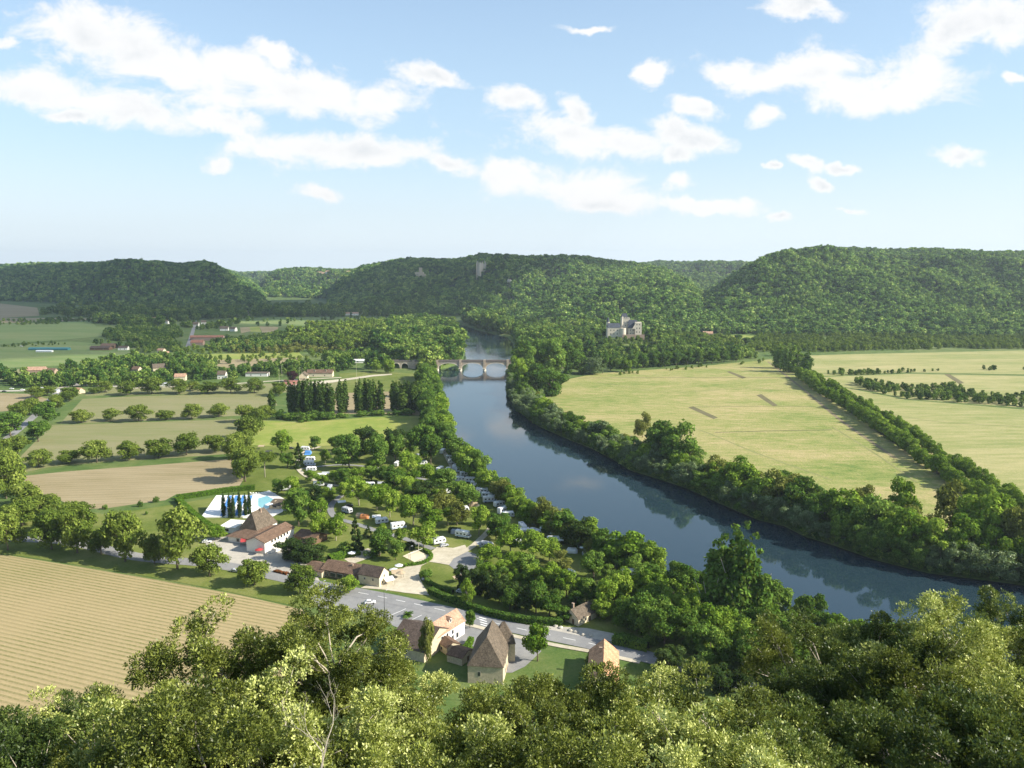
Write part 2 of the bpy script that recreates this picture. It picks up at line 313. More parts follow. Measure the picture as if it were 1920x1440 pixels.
def tilemat(name, col, var=0.35):
    m, N, L = newmat(name); tc = N.new('ShaderNodeTexCoord').outputs['Object']
    v = N.new('ShaderNodeTexVoronoi'); v.inputs['Scale'].default_value = 3.2; L.new(tc, v.inputs['Vector'])
    n = tnoise(N, L, tc, 0.5, 5, 0.7)
    c1 = ramp(N, L, n, [(0.3, tuple(x*(1-var) for x in col)), (0.7, tuple(x*(1+var*0.5) for x in col))])
    bw = N.new('ShaderNodeRGBToBW'); L.new(v.outputs['Color'], bw.inputs[0]); c2 = mixc(N, L, 0.5, c1, bw.outputs[0], 'SOFT_LIGHT')
    bs = N.new('ShaderNodeBsdfPrincipled'); bs.inputs['Roughness'].default_value = 0.9; bs.inputs['Specular IOR Level'].default_value = 0.2; L.new(c2, bs.inputs['Base Color'])
    w = N.new('ShaderNodeTexWave'); w.bands_direction = 'Z'; w.inputs['Scale'].default_value = 1.6; L.new(tc, w.inputs['Vector'])
    bp = N.new('ShaderNodeBump'); bp.inputs['Strength'].default_value = 0.5; bp.inputs['Distance'].default_value = 0.08; L.new(w.outputs['Fac'], bp.inputs['Height']); L.new(bp.outputs[0], bs.inputs['Normal'])
    o = N.new('ShaderNodeOutputMaterial'); L.new(bs.outputs[0], o.inputs[0]); return m
T_brown = tilemat('brown_tiles', (0.155,0.10,0.068)); T_grey = tilemat('grey_brown_tiles', (0.135,0.108,0.08)); T_pink = tilemat('pink_clay_tiles', (0.42,0.265,0.18))
T_red = tilemat('red_clay_tiles', (0.31,0.15,0.10)); T_dark = tilemat('dark_tiles', (0.10,0.075,0.06)); T_slate = tilemat('slate', (0.07,0.08,0.10)); T_orange = tilemat('orange_clay_tiles', (0.55,0.31,0.18))
M_glass = plain('window_glass', (0.03,0.035,0.04), 0.15, 0.2, spec=0.6); M_wood = plain('brown_wood', (0.16,0.10,0.06), 0.8, 0.3); M_vwhite = plain('vehicle_white', (0.80,0.80,0.79), 0.35, 0.05, spec=0.5)
M_bark = plain('bark', (0.16,0.13,0.09), 0.95, 0.35, 3); M_pbark = plain('pale_bark', (0.42,0.37,0.29), 0.95, 0.25, 3); M_metal = plain('dark_metal', (0.08,0.08,0.08), 0.5, 0.1)
M_grey = plain('grey_fabric', (0.35,0.37,0.40), 0.9, 0.15); M_blue = plain('blue_fabric', (0.08,0.24,0.55), 0.8, 0.15); M_redf = plain('red_fabric', (0.40,0.05,0.05), 0.8, 0.15)
M_tyre = plain('rubber', (0.03,0.03,0.03), 0.9, 0.1); M_paint = plain('road_paint', (0.72,0.72,0.70), 0.8, 0.2); M_teal = plain('teal_plastic', (0.05,0.20,0.22), 0.5, 0.1)
M_carb = plain('blue_car_paint', (0.05,0.09,0.20), 0.3, 0.05, spec=0.6); M_card = plain('dark_car_paint', (0.04,0.04,0.045), 0.3, 0.05, spec=0.6); M_carr = plain('red_car_paint', (0.40,0.03,0.03), 0.3, 0.05, spec=0.6); M_cars = plain('silver_car_paint', (0.45,0.46,0.48), 0.3, 0.05, spec=0.6)
M_tan = plain('tan_canvas', (0.42,0.33,0.22), 0.9, 0.15); M_org = plain('orange_canvas', (0.55,0.22,0.08), 0.9, 0.1); M_rockp = stones('pale_rock', (0.50,0.46,0.38), 0.6, 0.35)
M_brick = stones('weathered_brick', (0.37,0.27,0.20), 2.0); M_sand = plain('sand', (0.66,0.58,0.42), 0.95, 0.1)
# ------------------------------------------------------------------ terrain
KD = (CP+0.147*SP)                                     # px -> X/Y near the horizon
def interp(x, pts, j): return np.interp(x, [p[0] for p in pts], [p[j] for p in pts])
HILLS = {   # (photo column, skyline row, forward distance of the crest, forward distance of the foot)
 'far_left_plateau': [(-500,500,7000,6000),(250,505,7000,6000),(430,514,6800,5800),(480,511,6500,5500),(540,511,6500,5500),(640,507,6500,5500),(760,500,6500,5500),(800,530,6500,5500)],
 'back_left_ridge': [(-500,490,4700,3900),(0,499,4600,3900),(80,495,4500,3800),(160,493,4400,3800),(260,502,4300,3700),(300,560,4300,3700)],
 'village_hill': [(465,575,4200,3300),(500,520,4300,3400),(520,509,4400,3350),(545,505,4500,3300),(590,504,4600,3250),(640,508,4700,3200),(700,507,4700,3200),(760,510,4700,3200),(800,560,4700,3200)],
 'left_hill': [(-500,560,4100,3050),(-60,512,3900,3050),(0,506,3850,3000),(60,500,3750,2900),(130,497,3550,2700),(200,494,3300,2570),(240,490,3250,2570),(300,492,3250,2570),(335,497,3200,2560),(360,493,3150,2560),(385,491,3100,2560),(405,497,3050,2560),(425,512,3000,2560),(450,530,2950,2580),(480,550,2900,2620),(505,572,2900,2650)],
 'river_ridge': [(590,575,3500,2500),(620,545,3450,2400),(650,515,3400,2330),(680,502,3350,2280),(720,493,3300,2250),(750,489,3250,2220),(800,487,3200,2150),(860,489,3150,2080),(885,482,3100,2050),(905,477,3050,2020),(930,480,3000,1980),(1000,483,2900,1800),(1050,480,2850,1650),(1100,483,2800,1560),(1150,489,2750,1520),(1200,496,2650,1500),(1245,506,2500,1500),(1285,526,2300,1510),(1310,550,2100,1530),(1335,590,2000,1600)],
 'gap_hill': [(1150,530,4300,3200),(1200,495,4400,3200),(1240,490,4500,3200),(1280,493,4500,3100),(1330,492,4500,3000),(1420,495,4400,2900),(1500,500,4300,2900),(1560,540,4300,2900)],
 'right_hill': [(1290,600,2000,1560),(1325,560,2150,1540),(1360,530,2300,1530),(1395,505,2420,1520),(1430,486,2500,1510),(1470,472,2560,1500),(1530,465,2600,1490),(1600,464,2600,1480),(1700,468,2600,1470),(1800,470,2600,1460),(1920,473,2600,1450),(2100,480,2600,1440),(2500,500,2600,1440)]}
def hill_h(X, Y):
    X = np.asarray(X, float); Y = np.maximum(np.asarray(Y, float), 1.0)
    px = 960+FPX*KD*X/Y; out = np.zeros_like(px)
    for k, pts in HILLS.items():
        py = interp(px, pts, 1); yr = interp(px, pts, 2); yf = interp(px, pts, 3)
        v = (720-py)/FPX; zr = H+yr*(-SP+v*CP)/(CP+v*SP)-9.0
        zr = np.maximum(zr, 0); inside = (px >= pts[0][0]) & (px <= pts[-1][0])
        t = np.clip((Y-yf)/(yr-yf), 0, 1.6)
        up = np.clip(t, 0, 1); n1 = fbm(X/260.0+3, Y/420.0, 4)-0.5; n2 = fbm(X/90.0, Y/120.0+9, 3)-0.5
        prof = np.sin(up*math.pi/2)**1.15
        h = zr*prof*(1-0.12*np.clip(t-1, 0, 1))
        h = h+(n1*150+n2*65)*np.sin(np.clip(t, 0, 1)*math.pi)*np.clip(zr/120, 0, 1)
        h = np.where(t < 1, np.minimum(h, H+(zr-H)*Y/yr-1.5*(1-t)), h)   # no spur stands above the crest line
        out = np.maximum(out, np.where(inside, h, 0))
    return out
RIV_L = [(0,0),(740,592),(800,599),(835,611),(860,630),(873,655),(868,680),(822,695),(815,712),(820,745),(828,790),(842,838),(868,880),(903,915),(950,950),(1000,988),(1060,1018),(1112,1040),(1150,1065),(1230,1092),(1300,1115),(1400,1152),(1470,1172),(1560,1210),(1700,1260),(1920,1330),(2300,1420)]
RIV_R = [(2500,1200),(2200,1150),(1920,1098),(1860,1090),(1740,1075),(1640,1050),(1560,1022),(1510,1007),(1470,987),(1420,975),(1350,945),(1290,917),(1230,897),(1180,882),(1150,862),(1110,842),(1060,822),(1010,800),(975,775),(957,745),(958,700),(965,672),(962,645),(950,632),(905,622),(868,610),(845,603),(800,596.5),(740,590)]
RIV = np.array([(G(x,y,-3).x, G(x,y,-3).y) for x, y in RIV_L[1:]+RIV_R])
def sdist(X, Y, P):            # signed distance, negative inside the outline
    X = X.ravel(); Y = Y.ravel(); d = np.full(X.shape, 1e9); ins = np.zeros(X.shape, bool); n = len(P)
    for i in range(n):
        a = P[i]; b = P[(i+1) % n]; e = b-a; t = np.clip(((X-a[0])*e[0]+(Y-a[1])*e[1])/(e@e+1e-9), 0, 1)
        d = np.minimum(d, np.hypot(X-a[0]-t*e[0], Y-a[1]-t*e[1]))
        c = ((a[1] > Y) != (b[1] > Y)) & (X < (b[0]-a[0])*(Y-a[1])/(b[1]-a[1]+1e-12)+a[0]); ins ^= c
    return np.where(ins, -d, d)
CLY = [-60, 0, 15, 26, 45, 75, 110, 150, 188, 205]; CLZ = [122, 114, 108, 101.5, 92, 73, 48, 20, 2, 0]
KNOLL = (Gd(1170,632,1250).x, 1265.0)
def height(X, Y):
    X = np.asarray(X, float); Y = np.asarray(Y, float)
    z = hill_h(X, Y)
    z = z+21*np.exp(-(((X-KNOLL[0])/75)**2+((Y-KNOLL[1])/75)**2)**1.3)
    cl = np.interp(Y+0.05*np.abs(X), CLY, CLZ); cl = cl+(fbm(X/14, Y/14, 3)-0.5)*5*np.clip(cl/20, 0, 1)
    return np.maximum(z, cl)
def zat(x, y): return float(height(np.array([x]), np.array([y]))[0])
def build_ground():
    ks = np.linspace(-1.25, 1.25, 620); n = 620; q = np.geomspace(50, 10600, n)
    Kk, Q = np.meshgrid(ks, q); X = Kk*Q; Y = Q-90
    Z = height(X, Y); m = (Y < 2600) & (Y > 100)
    sd = np.full(X.shape, 99.0); sd[m] = sdist(X[m], Y[m], RIV)
    Z = np.where(sd < 3.5, Z+np.clip((sd-3.5)*0.9, -6.5, 0), Z)
    V = np.stack([X, Y, Z], -1).reshape(-1, 3); idx = np.arange(X.size).reshape(X.shape)
    F = np.stack([idx[:-1,:-1], idx[:-1,1:], idx[1:,1:], idx[1:,:-1]], -1)
    hz = hill_h(X, Y); Yc = Y
    hillm = (hz[:-1,:-1] > 4.0); clm = (Yc[:-1,:-1]+0.05*np.abs(X[:-1,:-1]) < 190) & ~hillm
    for nm, msk, mat in (('ground', ~hillm & ~clm, M_ground), ('hills', hillm, M_floor), ('cliff_slope', clm, M_rock)):
        f = F[msk]; u, inv = np.unique(f, return_inverse=True)
        tag(link(nm, mesh_np(nm, V[u], inv.reshape(f.shape), mat, smooth=True)), kind='structure')
build_ground()
def water():
    m, N, L = newmat('river_water'); p = geo(N)
    bs = N.new('ShaderNodeBsdfPrincipled'); bs.inputs['Base Color'].default_value = (0.016, 0.034, 0.046, 1); bs.inputs['Roughness'].default_value = 0.035; bs.inputs['IOR'].default_value = 1.42
    k = N.new('ShaderNodeMapping'); L.new(p, k.inputs[0]); k.inputs['Rotation'].default_value = (0,0,0.5); k.inputs['Scale'].default_value = (1, 0.45, 1)
    a = tnoise(N, L, k.outputs[0], 0.5, 4, 0.6); b = tnoise(N, L, k.outputs[0], 0.035, 3, 0.6)
    # the ripples come in patches; upstream of the bridge the water runs rougher
    s = N.new('ShaderNodeSeparateXYZ'); L.new(p, s.inputs[0])
    r1 = N.new('ShaderNodeMapRange'); L.new(s.outputs[1], r1.inputs[0]); r1.inputs[1].default_value = 420; r1.inputs[2].default_value = 1100; r1.inputs[3].default_value = 0.15; r1.inputs[4].default_value = 1.0
    r2 = N.new('ShaderNodeMapRange'); L.new(b, r2.inputs[0]); r2.inputs[1].default_value = 0.4; r2.inputs[2].default_value = 0.62; r2.inputs[3].default_value = 0.25; r2.inputs[4].default_value = 1.0
    mu = N.new('ShaderNodeMath'); mu.operation = 'MULTIPLY'; L.new(r1.outputs[0], mu.inputs[0]); L.new(r2.outputs[0], mu.inputs[1])
    bp = N.new('ShaderNodeBump'); bp.inputs['Distance'].default_value = 0.12; L.new(mu.outputs[0], bp.inputs['Strength']); L.new(a, bp.inputs['Height']); L.new(bp.outputs[0], bs.inputs['Normal'])
    o = N.new('ShaderNodeOutputMaterial'); L.new(bs.outputs[0], o.inputs[0])
    mb = MB(); mb.poly([(-700,190,-3),(900,190,-3),(900,2500,-3),(-700,2500,-3)]); tag(mb.build('river_water', m), kind='structure')
water()
M_track = ground_mat('trodden_grass', [(0.0,(0.16,0.19,0.06)),(1.0,(0.27,0.25,0.11))], 0.05, 0.3, 1.2)
# fields, lawns, roads: flat sheets, each a little above the one below
LV = {0: 0.0}
def poly_tri(pts):
    from mathutils.geometry import tessellate_polygon
    return tessellate_polygon([[Vector((p[0], p[1], 0)) for p in pts]])
def sheet(name, px, mat, lev, world=False):
    pts = [Vector(p) for p in px] if world else [G(x, y, 0) for x, y in px]
    z = 0.03*lev; me = bpy.data.meshes.new(name); v = [(p[0], p[1], z) for p in pts]; f = [list(t) for t in poly_tri(pts)]
    f = [t if (Vector(v[t[1]])-Vector(v[t[0]])).cross(Vector(v[t[2]])-Vector(v[t[0]])).z > 0 else t[::-1] for t in f]
    me.from_pydata(v, [], f); me.materials.append(mat); me.update(); return tag(link(name, me), kind='structure')
def smooth_line(pts, n=6):
    out = []; P = [Vector(p).to_2d() for p in pts]; P = [P[0]]+P+[P[-1]]
    for i in range(1, len(P)-2):
        for k in range(n):
            t = k/n; a, b, c, d = P[i-1:i+3]
            out.append(0.5*((2*b)+(c-a)*t+(2*a-5*b+4*c-d)*t*t+(3*b-a-3*c+d)*t**3))
    out.append(P[-2]); return out
def strip(name, px, w, mat, lev, z=0):
    P = smooth_line([G(x, y, 0) for x, y in px]); l = []; r = []
    for i, p in enumerate(P):
        d = (P[min(i+1,len(P)-1)]-P[max(i-1,0)]).normalized(); n = Vector((-d.y, d.x)); l.append(p+n*w/2); r.append(p-n*w/2)
    zz = 0.03*lev+z; v = [(p.x,p.y,zz) for p in l]+[(p.x,p.y,zz) for p in r]; k = len(P)
    f = [[k+i, k+i+1, i+1, i] for i in range(k-1)]
    me = bpy.data.meshes.new(name); me.from_pydata(v, [], f); me.materials.append(mat); me.update(); return tag(link(name, me), kind='structure')
sheet('ploughed_field', [(-420,1060),(-60,1035),(20,1042),(120,1058),(300,1088),(430,1112),(565,1142),(600,1180),(560,1260),(430,1360),(-120,1360),(-420,1300)], M_rows, 1)
sheet('bare_field', [(38,893),(125,884),(300,871),(452,859),(470,880),(448,912),(330,927),(310,938),(262,944),(200,953),(150,955),(110,937),(62,923)], M_soil, 1)
sheet('strip_field', [(62,832),(98,797),(250,792),(450,786),(470,800),(440,850),(350,857),(200,866),(90,876),(20,892),(30,865)], M_soilg, 1)
sheet('strip_field', [(112,795),(155,748),(250,743),(400,739),(510,737),(520,760),(470,778),(300,788)], M_soilg, 1)
sheet('strip_field', [(-260,745),(0,737),(62,739),(95,750),(60,765),(0,772),(-260,790)], M_soil, 1)
sheet('strip_field', [(170,728),(400,722),(640,715),(640,733),(510,737),(160,742)], M_soilg, 1)
sheet('grass_strip', [(560,792),(480,788),(470,835),(560,838),(700,832),(850,828),(835,800),(812,780),(700,782)], M_yfield, 2)
sheet('poplar_field', [(590,738),(700,733),(800,731),(806,780),(700,775),(590,778)], M_soil, 1)
sheet('sports_field', [(636,700),(700,697),(790,700),(800,732),(640,737)], M_lawn, 2)
sheet('campsite_lawn', [(470,836),(840,829),(900,915),(1000,985),(1110,1040),(1240,1100),(1400,1160),(1300,1260),(1190,1222),(960,1160),(700,1103),(560,1080),(400,1060),(180,1040),(20,1000),(60,930),(110,950),(200,965),(330,945),(450,925)], M_lawn, 1)
sheet('orchard_verge', [(-200,985),(60,1000),(400,1062),(600,1105),(690,1130),(570,1140),(430,1110),(300,1085),(120,1055),(20,1040),(-200,1020)], M_lawn, 3)
sheet('manor_drive', [(955,1192),(1005,1204),(1015,1222),(985,1250),(960,1262),(945,1262)], M_asph, 5)
sheet('houses_yard', [(690,1130),(960,1190),(1190,1238),(1300,1290),(1200,1330),(600,1300),(600,1180)], M_ground, 2)
# right bank
sheet('meadow', [(1060,712),(1120,700),(1300,688),(1445,674),(1475,690),(1500,706),(1560,752),(1640,802),(1740,872),(1850,950),(1930,1010),(1930,1062),(1850,1058),(1740,1040),(1640,1014),(1520,974),(1420,936),(1300,886),(1180,848),(1110,812),(1050,784),(1010,756)], M_meadow, 1)
sheet('dry_pasture', [(1455,668),(1600,664),(1920,657),(2350,650),(2350,715),(1920,702),(1700,698),(1560,705),(1500,704)], M_straw, 1)
sheet('dry_pasture', [(1500,708),(1560,706),(1700,701),(1920,705),(2350,720),(2350,780),(1920,765),(1700,748),(1640,735),(1560,722)], M_straw, 2)
sheet('pasture', [(1540,718),(1640,738),(1700,750),(1920,768),(2350,785),(2350,1160),(2000,1100),(1930,1030),(1850,958),(1740,876),(1640,806)], M_straw, 1)
sheet('hay_field', [(1310,622),(1360,616),(1420,614),(1500,616),(1500,628),(1450,640),(1350,650),(1310,640)], M_yfield, 1)
for q in ([(1290,764),(1300,762),(1346,783),(1338,786)], [(1418,741),(1428,739),(1458,760),(1450,762)], [(1362,697),(1368,696),(1400,708),(1392,710)], [(1770,702),(1780,701),(1808,718),(1798,720)]): sheet('field_drain', q, M_rut, 3)
strip('field_drain', [(1085,709),(1250,708),(1480,708)], 2.2, M_rut, 3); strip('field_drain', [(1296,763),(1400,762),(1500,762),(1560,766)], 1.2, M_rut, 3); strip('field_drain', [(1340,811),(1450,808),(1560,806)], 1.8, M_rut, 3)
strip('farm_track', [(1440,678),(1500,725),(1560,775),(1600,805),(1680,860)], 3.0, plain('worn_earth', (0.22,0.18,0.10), 0.95, 0.3, 0.3), 3)
# left plain
sheet('ploughed_field', [(-500,573),(0,569),(70,577),(74,592),(0,596),(-500,596)], M_soil, 1)
sheet('pale_field', [(-500,612),(0,606),(80,603),(160,602),(175,597),(-500,592)], M_soil, 1)
sheet('green_field', [(-500,612),(60,606),(170,600),(180,612),(260,616),(215,628),(130,636),(0,646),(-500,650)], M_gfield, 2)
sheet('green_field', [(-500,652),(0,648),(135,640),(250,650),(265,662),(240,680),(100,686),(0,690),(-500,690)], M_gfield, 1)
sheet('brown_field', [(-500,700),(0,693),(100,690),(60,705),(0,712),(-500,720)], M_soilg, 2)
sheet('green_field', [(425,597),(560,593),(700,596),(760,603),(700,608),(560,612),(440,610)], M_gfield, 1)
sheet('stubble_patch', [(450,614),(468,613),(470,621),(452,625)], M_soil, 2); sheet('barley_patch', [(468,613),(486,612),(490,623),(470,622)], M_yfield, 3); sheet('stubble_patch', [(486,612),(522,613),(520,622),(492,624)], M_soil, 2)
sheet('green_field', [(365,665),(560,660),(570,670),(400,676)], M_yfield, 2); sheet('brown_field', [(395,675),(560,671),(560,681),(420,690),(400,684)], M_soil, 3)
sheet('green_field', [(500,648),(620,643),(620,650),(505,655)], M_gfield, 3)
# roads and paths
strip('road', [(-60,1010),(120,1015),(260,1045),(400,1058),(510,1079),(597,1098),(700,1117),(800,1138),(880,1157),(962,1177),(1038,1193),(1110,1208),(1200,1229),(1300,1255),(1420,1290)], 8.0, M_asph, 6)
strip('footway', [(870,1170),(962,1193),(1038,1210),(1110,1223),(1200,1243)], 2.2, M_gravel, 6, 0.10)
strip('side_road', [(118,728),(105,738),(80,765),(45,797),(0,830),(-120,890)], 6.5, M_asph, 5)
strip('far_road', [(250,728),(400,722),(520,714),(640,708)], 6, M_gravel, 5); strip('far_road', [(366,600),(362,620),(352,650)], 7, M_asph, 5); strip('far_road', [(-100,733),(60,732),(160,722),(250,727)], 9, M_paleasph, 4)
sheet('car_park', [(692,1118),(800,1140),(880,1160),(930,1178),(900,1215),(820,1200),(740,1175),(690,1150),(600,1140),(575,1115)], M_asph, 4)
sheet('gravel_yard', [(676,1103),(700,1092),(738,1078),(752,1068),(800,1042),(808,1052),(790,1062),(785,1078),(792,1095),(805,1117),(760,1112),(720,1106)], M_gravel, 5)
sheet('gravel_yard', [(798,1044),(820,1025),(850,1028),(872,1022),(878,1034),(850,1048),(842,1060),(820,1056),(806,1054)], M_gravel, 6)
sheet('car_park', [(842,1060),(850,1048),(876,1034),(900,1042),(892,1066),(865,1078)], M_asph, 5)
sheet('courtyard', [(384,1010),(440,1005),(520,1012),(562,1030),(580,1056),(600,1090),(510,1076),(440,1066),(390,1045)], M_paleasph, 4)
strip('camp_path', [(668,915),(640,930),(620,950),(628,970),(655,979),(687,989),(700,994),(730,1002),(763,1012),(813,1030)], 3.6, M_asph, 7)
strip('camp_path', [(835,1040),(872,1033),(897,1015),(922,985),(905,962),(880,930),(862,900),(846,872),(832,845)], 3.2, M_gravel, 7)
strip('camp_path', [(560,880),(640,872),(720,880),(800,900),(862,900)], 3.0, M_asph, 8); strip('camp_path', [(668,915),(600,905),(560,880),(568,850),(600,838)], 3.0, M_gravel, 9)
sheet('volleyball_court', [(755,1043),(780,1031),(804,1042),(777,1054)], M_sand, 3)
sheet('terrace', [(640,1045),(690,1028),(715,1038),(660,1058)], M_gravel, 3)
sheet('gravel_strip', [(985,1172),(1100,1178),(1150,1188),(1160,1205),(1040,1190)], M_paleasph, 4)
for q in ([(1120,716),(1250,735),(1400,728),(1500,735)], [(1180,790),(1290,800),(1420,850),(1560,900)], [(1560,800),(1640,850),(1720,905)]): strip('field_track', q, 1.6, M_track, 3)
for q in ([(1620,765),(1750,790),(1920,800)], [(1700,815),(1800,880),(1920,940)], [(1560,690),(1750,680),(1920,676)]): strip('field_track', q, 1.8, M_track, 3)
# markings of the main road
def markings():
    def dash(px, w, on, off, name):
        P = smooth_line([G(x, y, 0) for x, y in px], 12); mb = MB(); s = 0; 
        for a, b in zip(P[:-1], P[1:]):
            d = (b-a).length; n = (Vector((-(b-a).y, (b-a).x))).normalized()*w/2
            if off == 0 or (s % (on+off)) < on: mb.poly([(a.x-n.x,a.y-n.y,0.22),(b.x-n.x,b.y-n.y,0.22),(b.x+n.x,b.y+n.y,0.22),(a.x+n.x,a.y+n.y,0.22)])
            s += d
        tag(mb.build(name, M_paint), kind='structure')
    dash([(597,1098),(700,1117),(800,1138),(880,1157),(962,1177),(1038,1193),(1110,1208),(1200,1229)], 0.3, 4, 5, 'road_marking')
    mb = MB()
    for i in range(4):
        a = G(905+i*1.0, 1160+i*4.5, 0); mb.box(-1.6, 1.6, -0.3, 0.3, 0.219, 0.223, rot=ROWANG-0.2, org=(a.x, a.y, 0))
    tag(mb.build('zebra_crossing', M_paint), kind='structure')
    mb = MB()
    for x, y in ((738,1152),(752,1146),(765,1158),(782,1158),(798,1163)):
        a = G(x, y, 0); mb.box(-2.5, 2.5, -0.12, 0.12, 0.148, 0.152, rot=0.9, org=(a.x, a.y, 0))
    tag(mb.build('parking_marking', M_paint), kind='structure')
markings()
# ------------------------------------------------------------------ trees
L_walnut = leafmat('walnut_leaves', (0.060,0.105,0.016), (0.19,0.25,0.042), (0.31,0.37,0.08))
L_round = leafmat('green_leaves', (0.035,0.09,0.015), (0.15,0.25,0.042), (0.25,0.35,0.065))
L_bright = leafmat('bright_leaves', (0.07,0.15,0.014), (0.23,0.34,0.042), (0.34,0.44,0.07))
L_willow = leafmat('willow_leaves', (0.06,0.105,0.036), (0.16,0.23,0.085), (0.27,0.34,0.15), gloss=0.02)
L_poplar = leafmat('poplar_leaves', (0.030,0.065,0.014), (0.085,0.145,0.028), (0.13,0.19,0.04))
L_dark = leafmat('dark_evergreen_leaves', (0.018,0.042,0.012), (0.055,0.095,0.024), (0.085,0.13,0.04))
L_olive = leafmat('olive_green_leaves', (0.085,0.105,0.020), (0.22,0.24,0.055), (0.31,0.33,0.10))
L_purple = leafmat('purple_leaves', (0.030,0.010,0.018), (0.06,0.02,0.03))
L_redb = leafmat('red_flowers', (0.10,0.05,0.02), (0.30,0.10,0.04), (0.4,0.15,0.06))
L_hedge = leafmat('hedge_leaves', (0.06,0.13,0.015), (0.13,0.24,0.025), (0.19,0.31,0.04))
L_forest = leafmat('forest_leaves', (0.016,0.070,0.022), (0.19,0.33,0.065), (0.44,0.53,0.15), patch=1.0, var=0.8)
L_wood = leafmat('wood_leaves', (0.026,0.080,0.018), (0.155,0.25,0.045), (0.32,0.40,0.09), patch=0.8, var=0.8)
L_woodb = leafmat('bright_wood_leaves', (0.06,0.12,0.018), (0.19,0.27,0.04), (0.30,0.36,0.08), patch=0.7, var=0.7)
L_oak = leafmat('oak_leaves', (0.050,0.070,0.014), (0.32,0.365,0.070), (0.66,0.69,0.25), trans=0.30, var=0.8, gloss=0.02)
L_oakd = leafmat('oak_leaves_dark_shaded', (0.022,0.045,0.012), (0.12,0.17,0.034), (0.42,0.46,0.14), trans=0.26, var=0.7, gloss=0.02)  # dark leaves; shade of the lower right hollow is put into this colour

def quads_from(C, Nrm, size, elong=1.0, r=rng, fold=False):
    """one quad per centre, facing Nrm, random spin"""
    n = len(C); Nrm = Nrm/np.linalg.norm(Nrm, axis=1, keepdims=True)
    R = r.normal(size=(n, 3)); T = np.cross(Nrm, R); T /= np.linalg.norm(T, axis=1, keepdims=True)+1e-9; B = np.cross(Nrm, T)
    s = size[:, None]*0.5; T = T*s*elong; B = B*s
    k1 = r.uniform(0.5, 1.0, (n, 1)); k2 = r.uniform(0.5, 1.0, (n, 1))
    V = np.stack([C-T-B*k1*0.6, C+T*k2-B, C+T*0.9+B*k1, C-T*k2*0.8+B], 1)
    return V.reshape(-1, 3), np.arange(4*n).reshape(-1, 4)
def crown_mesh(name, kind, seed, n, ls, mat):
    r = np.random.default_rng(seed); z0, asp, nl, lr, shape = KINDS[kind][:5]
    lob = []
    if shape == 'round' or shape == 'broad' or shape == 'low':
        for i in range(nl):
            while True:
                p = r.uniform(-1, 1, 3); d = np.linalg.norm(p)
                if 0.35 < d <= 1: break
            p = p/d*(0.42+0.60*r.random()) if shape != 'low' else p/d*(0.5+0.5*r.random())
            zc = z0+(1-z0)*(0.5+0.5*p[2]); w = 1.0
            if shape == 'broad': w = 1.0-0.25*max(0, (zc-0.6)/0.4)
            lob.append((p[0]*0.5*asp*0.78*w, p[1]*0.5*asp*0.78*w, z0+(zc-z0)*0.92, lr*asp*(0.60+0.75*r.random())))
    elif shape == 'column':
        for i in range(nl):
            t = (i+0.5)/nl; z = z0+(1-z0)*t*0.96; w = (1-abs(2*t-0.75)**2.2*0.55) if t > 0.375 else 0.8+0.2*t/0.375
            w = max(0.25, w); lob.append((r.normal()*0.06*asp, r.normal()*0.06*asp, z, 0.5*asp*w*(0.8+0.25*r.random())))
    elif shape == 'cone':
        for i in range(nl):
            t = (i/nl)**0.8; z = z0+(1-z0)*t*0.97; w = (1-t)*0.46*asp; a = r.uniform(0, 6.28)
            lob.append((math.cos(a)*w*0.75, math.sin(a)*w*0.75, z, max(0.04*asp, lr*asp*(1-t*0.75))))
    elif shape == 'plume':
        for j in range(4):
            a = r.uniform(0, 6.28); bx, by = math.cos(a)*0.22*asp, math.sin(a)*0.22*asp; tp = r.uniform(0.72, 1.0) if j else 1.0
            for i in range(nl//4):
                t = (i+0.5)/(nl//4); z = z0+(tp-z0)*t*0.95; w = math.sin(min(1, t*0.95+0.22)*math.pi)**0.6
                lob.append((bx*(0.4+0.6*t)+r.normal()*0.07*asp, by*(0.4+0.6*t)+r.normal()*0.07*asp, z, lr*asp*max(0.3, w)*(0.8+0.4*r.random())))
    elif shape == 'umbrella':
        for i in range(nl):
            a = r.uniform(0, 6.28); q = math.sqrt(r.random())*0.38*asp; lob.append((math.cos(a)*q, math.sin(a)*q, 0.80-0.4*q/asp*0.5+r.uniform(-0.05, 0.08), lr*asp))
    lob = np.array(lob); wts = lob[:, 3]**2; wts /= wts.sum(); li = r.choice(len(lob), n, p=wts); ltint = r.uniform(0.25, 0.75, len(lob))
    d = r.normal(size=(n, 3)); d[:, 2] = d[:, 2]*0.9+0.25; d /= np.linalg.norm(d, axis=1, keepdims=True)
    rad = lob[li, 3]*np.clip(1.0-np.abs(r.normal(0, 0.22, n)), 0.2, 1.0)*(1+0.10*r.normal(size=n))
    sq = np.array([1, 1, 0.85 if shape != 'column' else 1.5])
    C = lob[li, :3]+d*rad[:, None]*sq
    C[:, 2] = np.clip(C[:, 2], z0*0.8, 1.02)
    nr = d+r.normal(size=(n, 3))*0.55; sz = ls*r.uniform(0.55, 1.35, n)
    V, F = quads_from(C, nr, sz, 1.25, r)
    tint = np.clip(ltint[li]+r.normal(0, 0.20, n), 0, 1)
    return mesh_np(name, V, F, mat, tint)
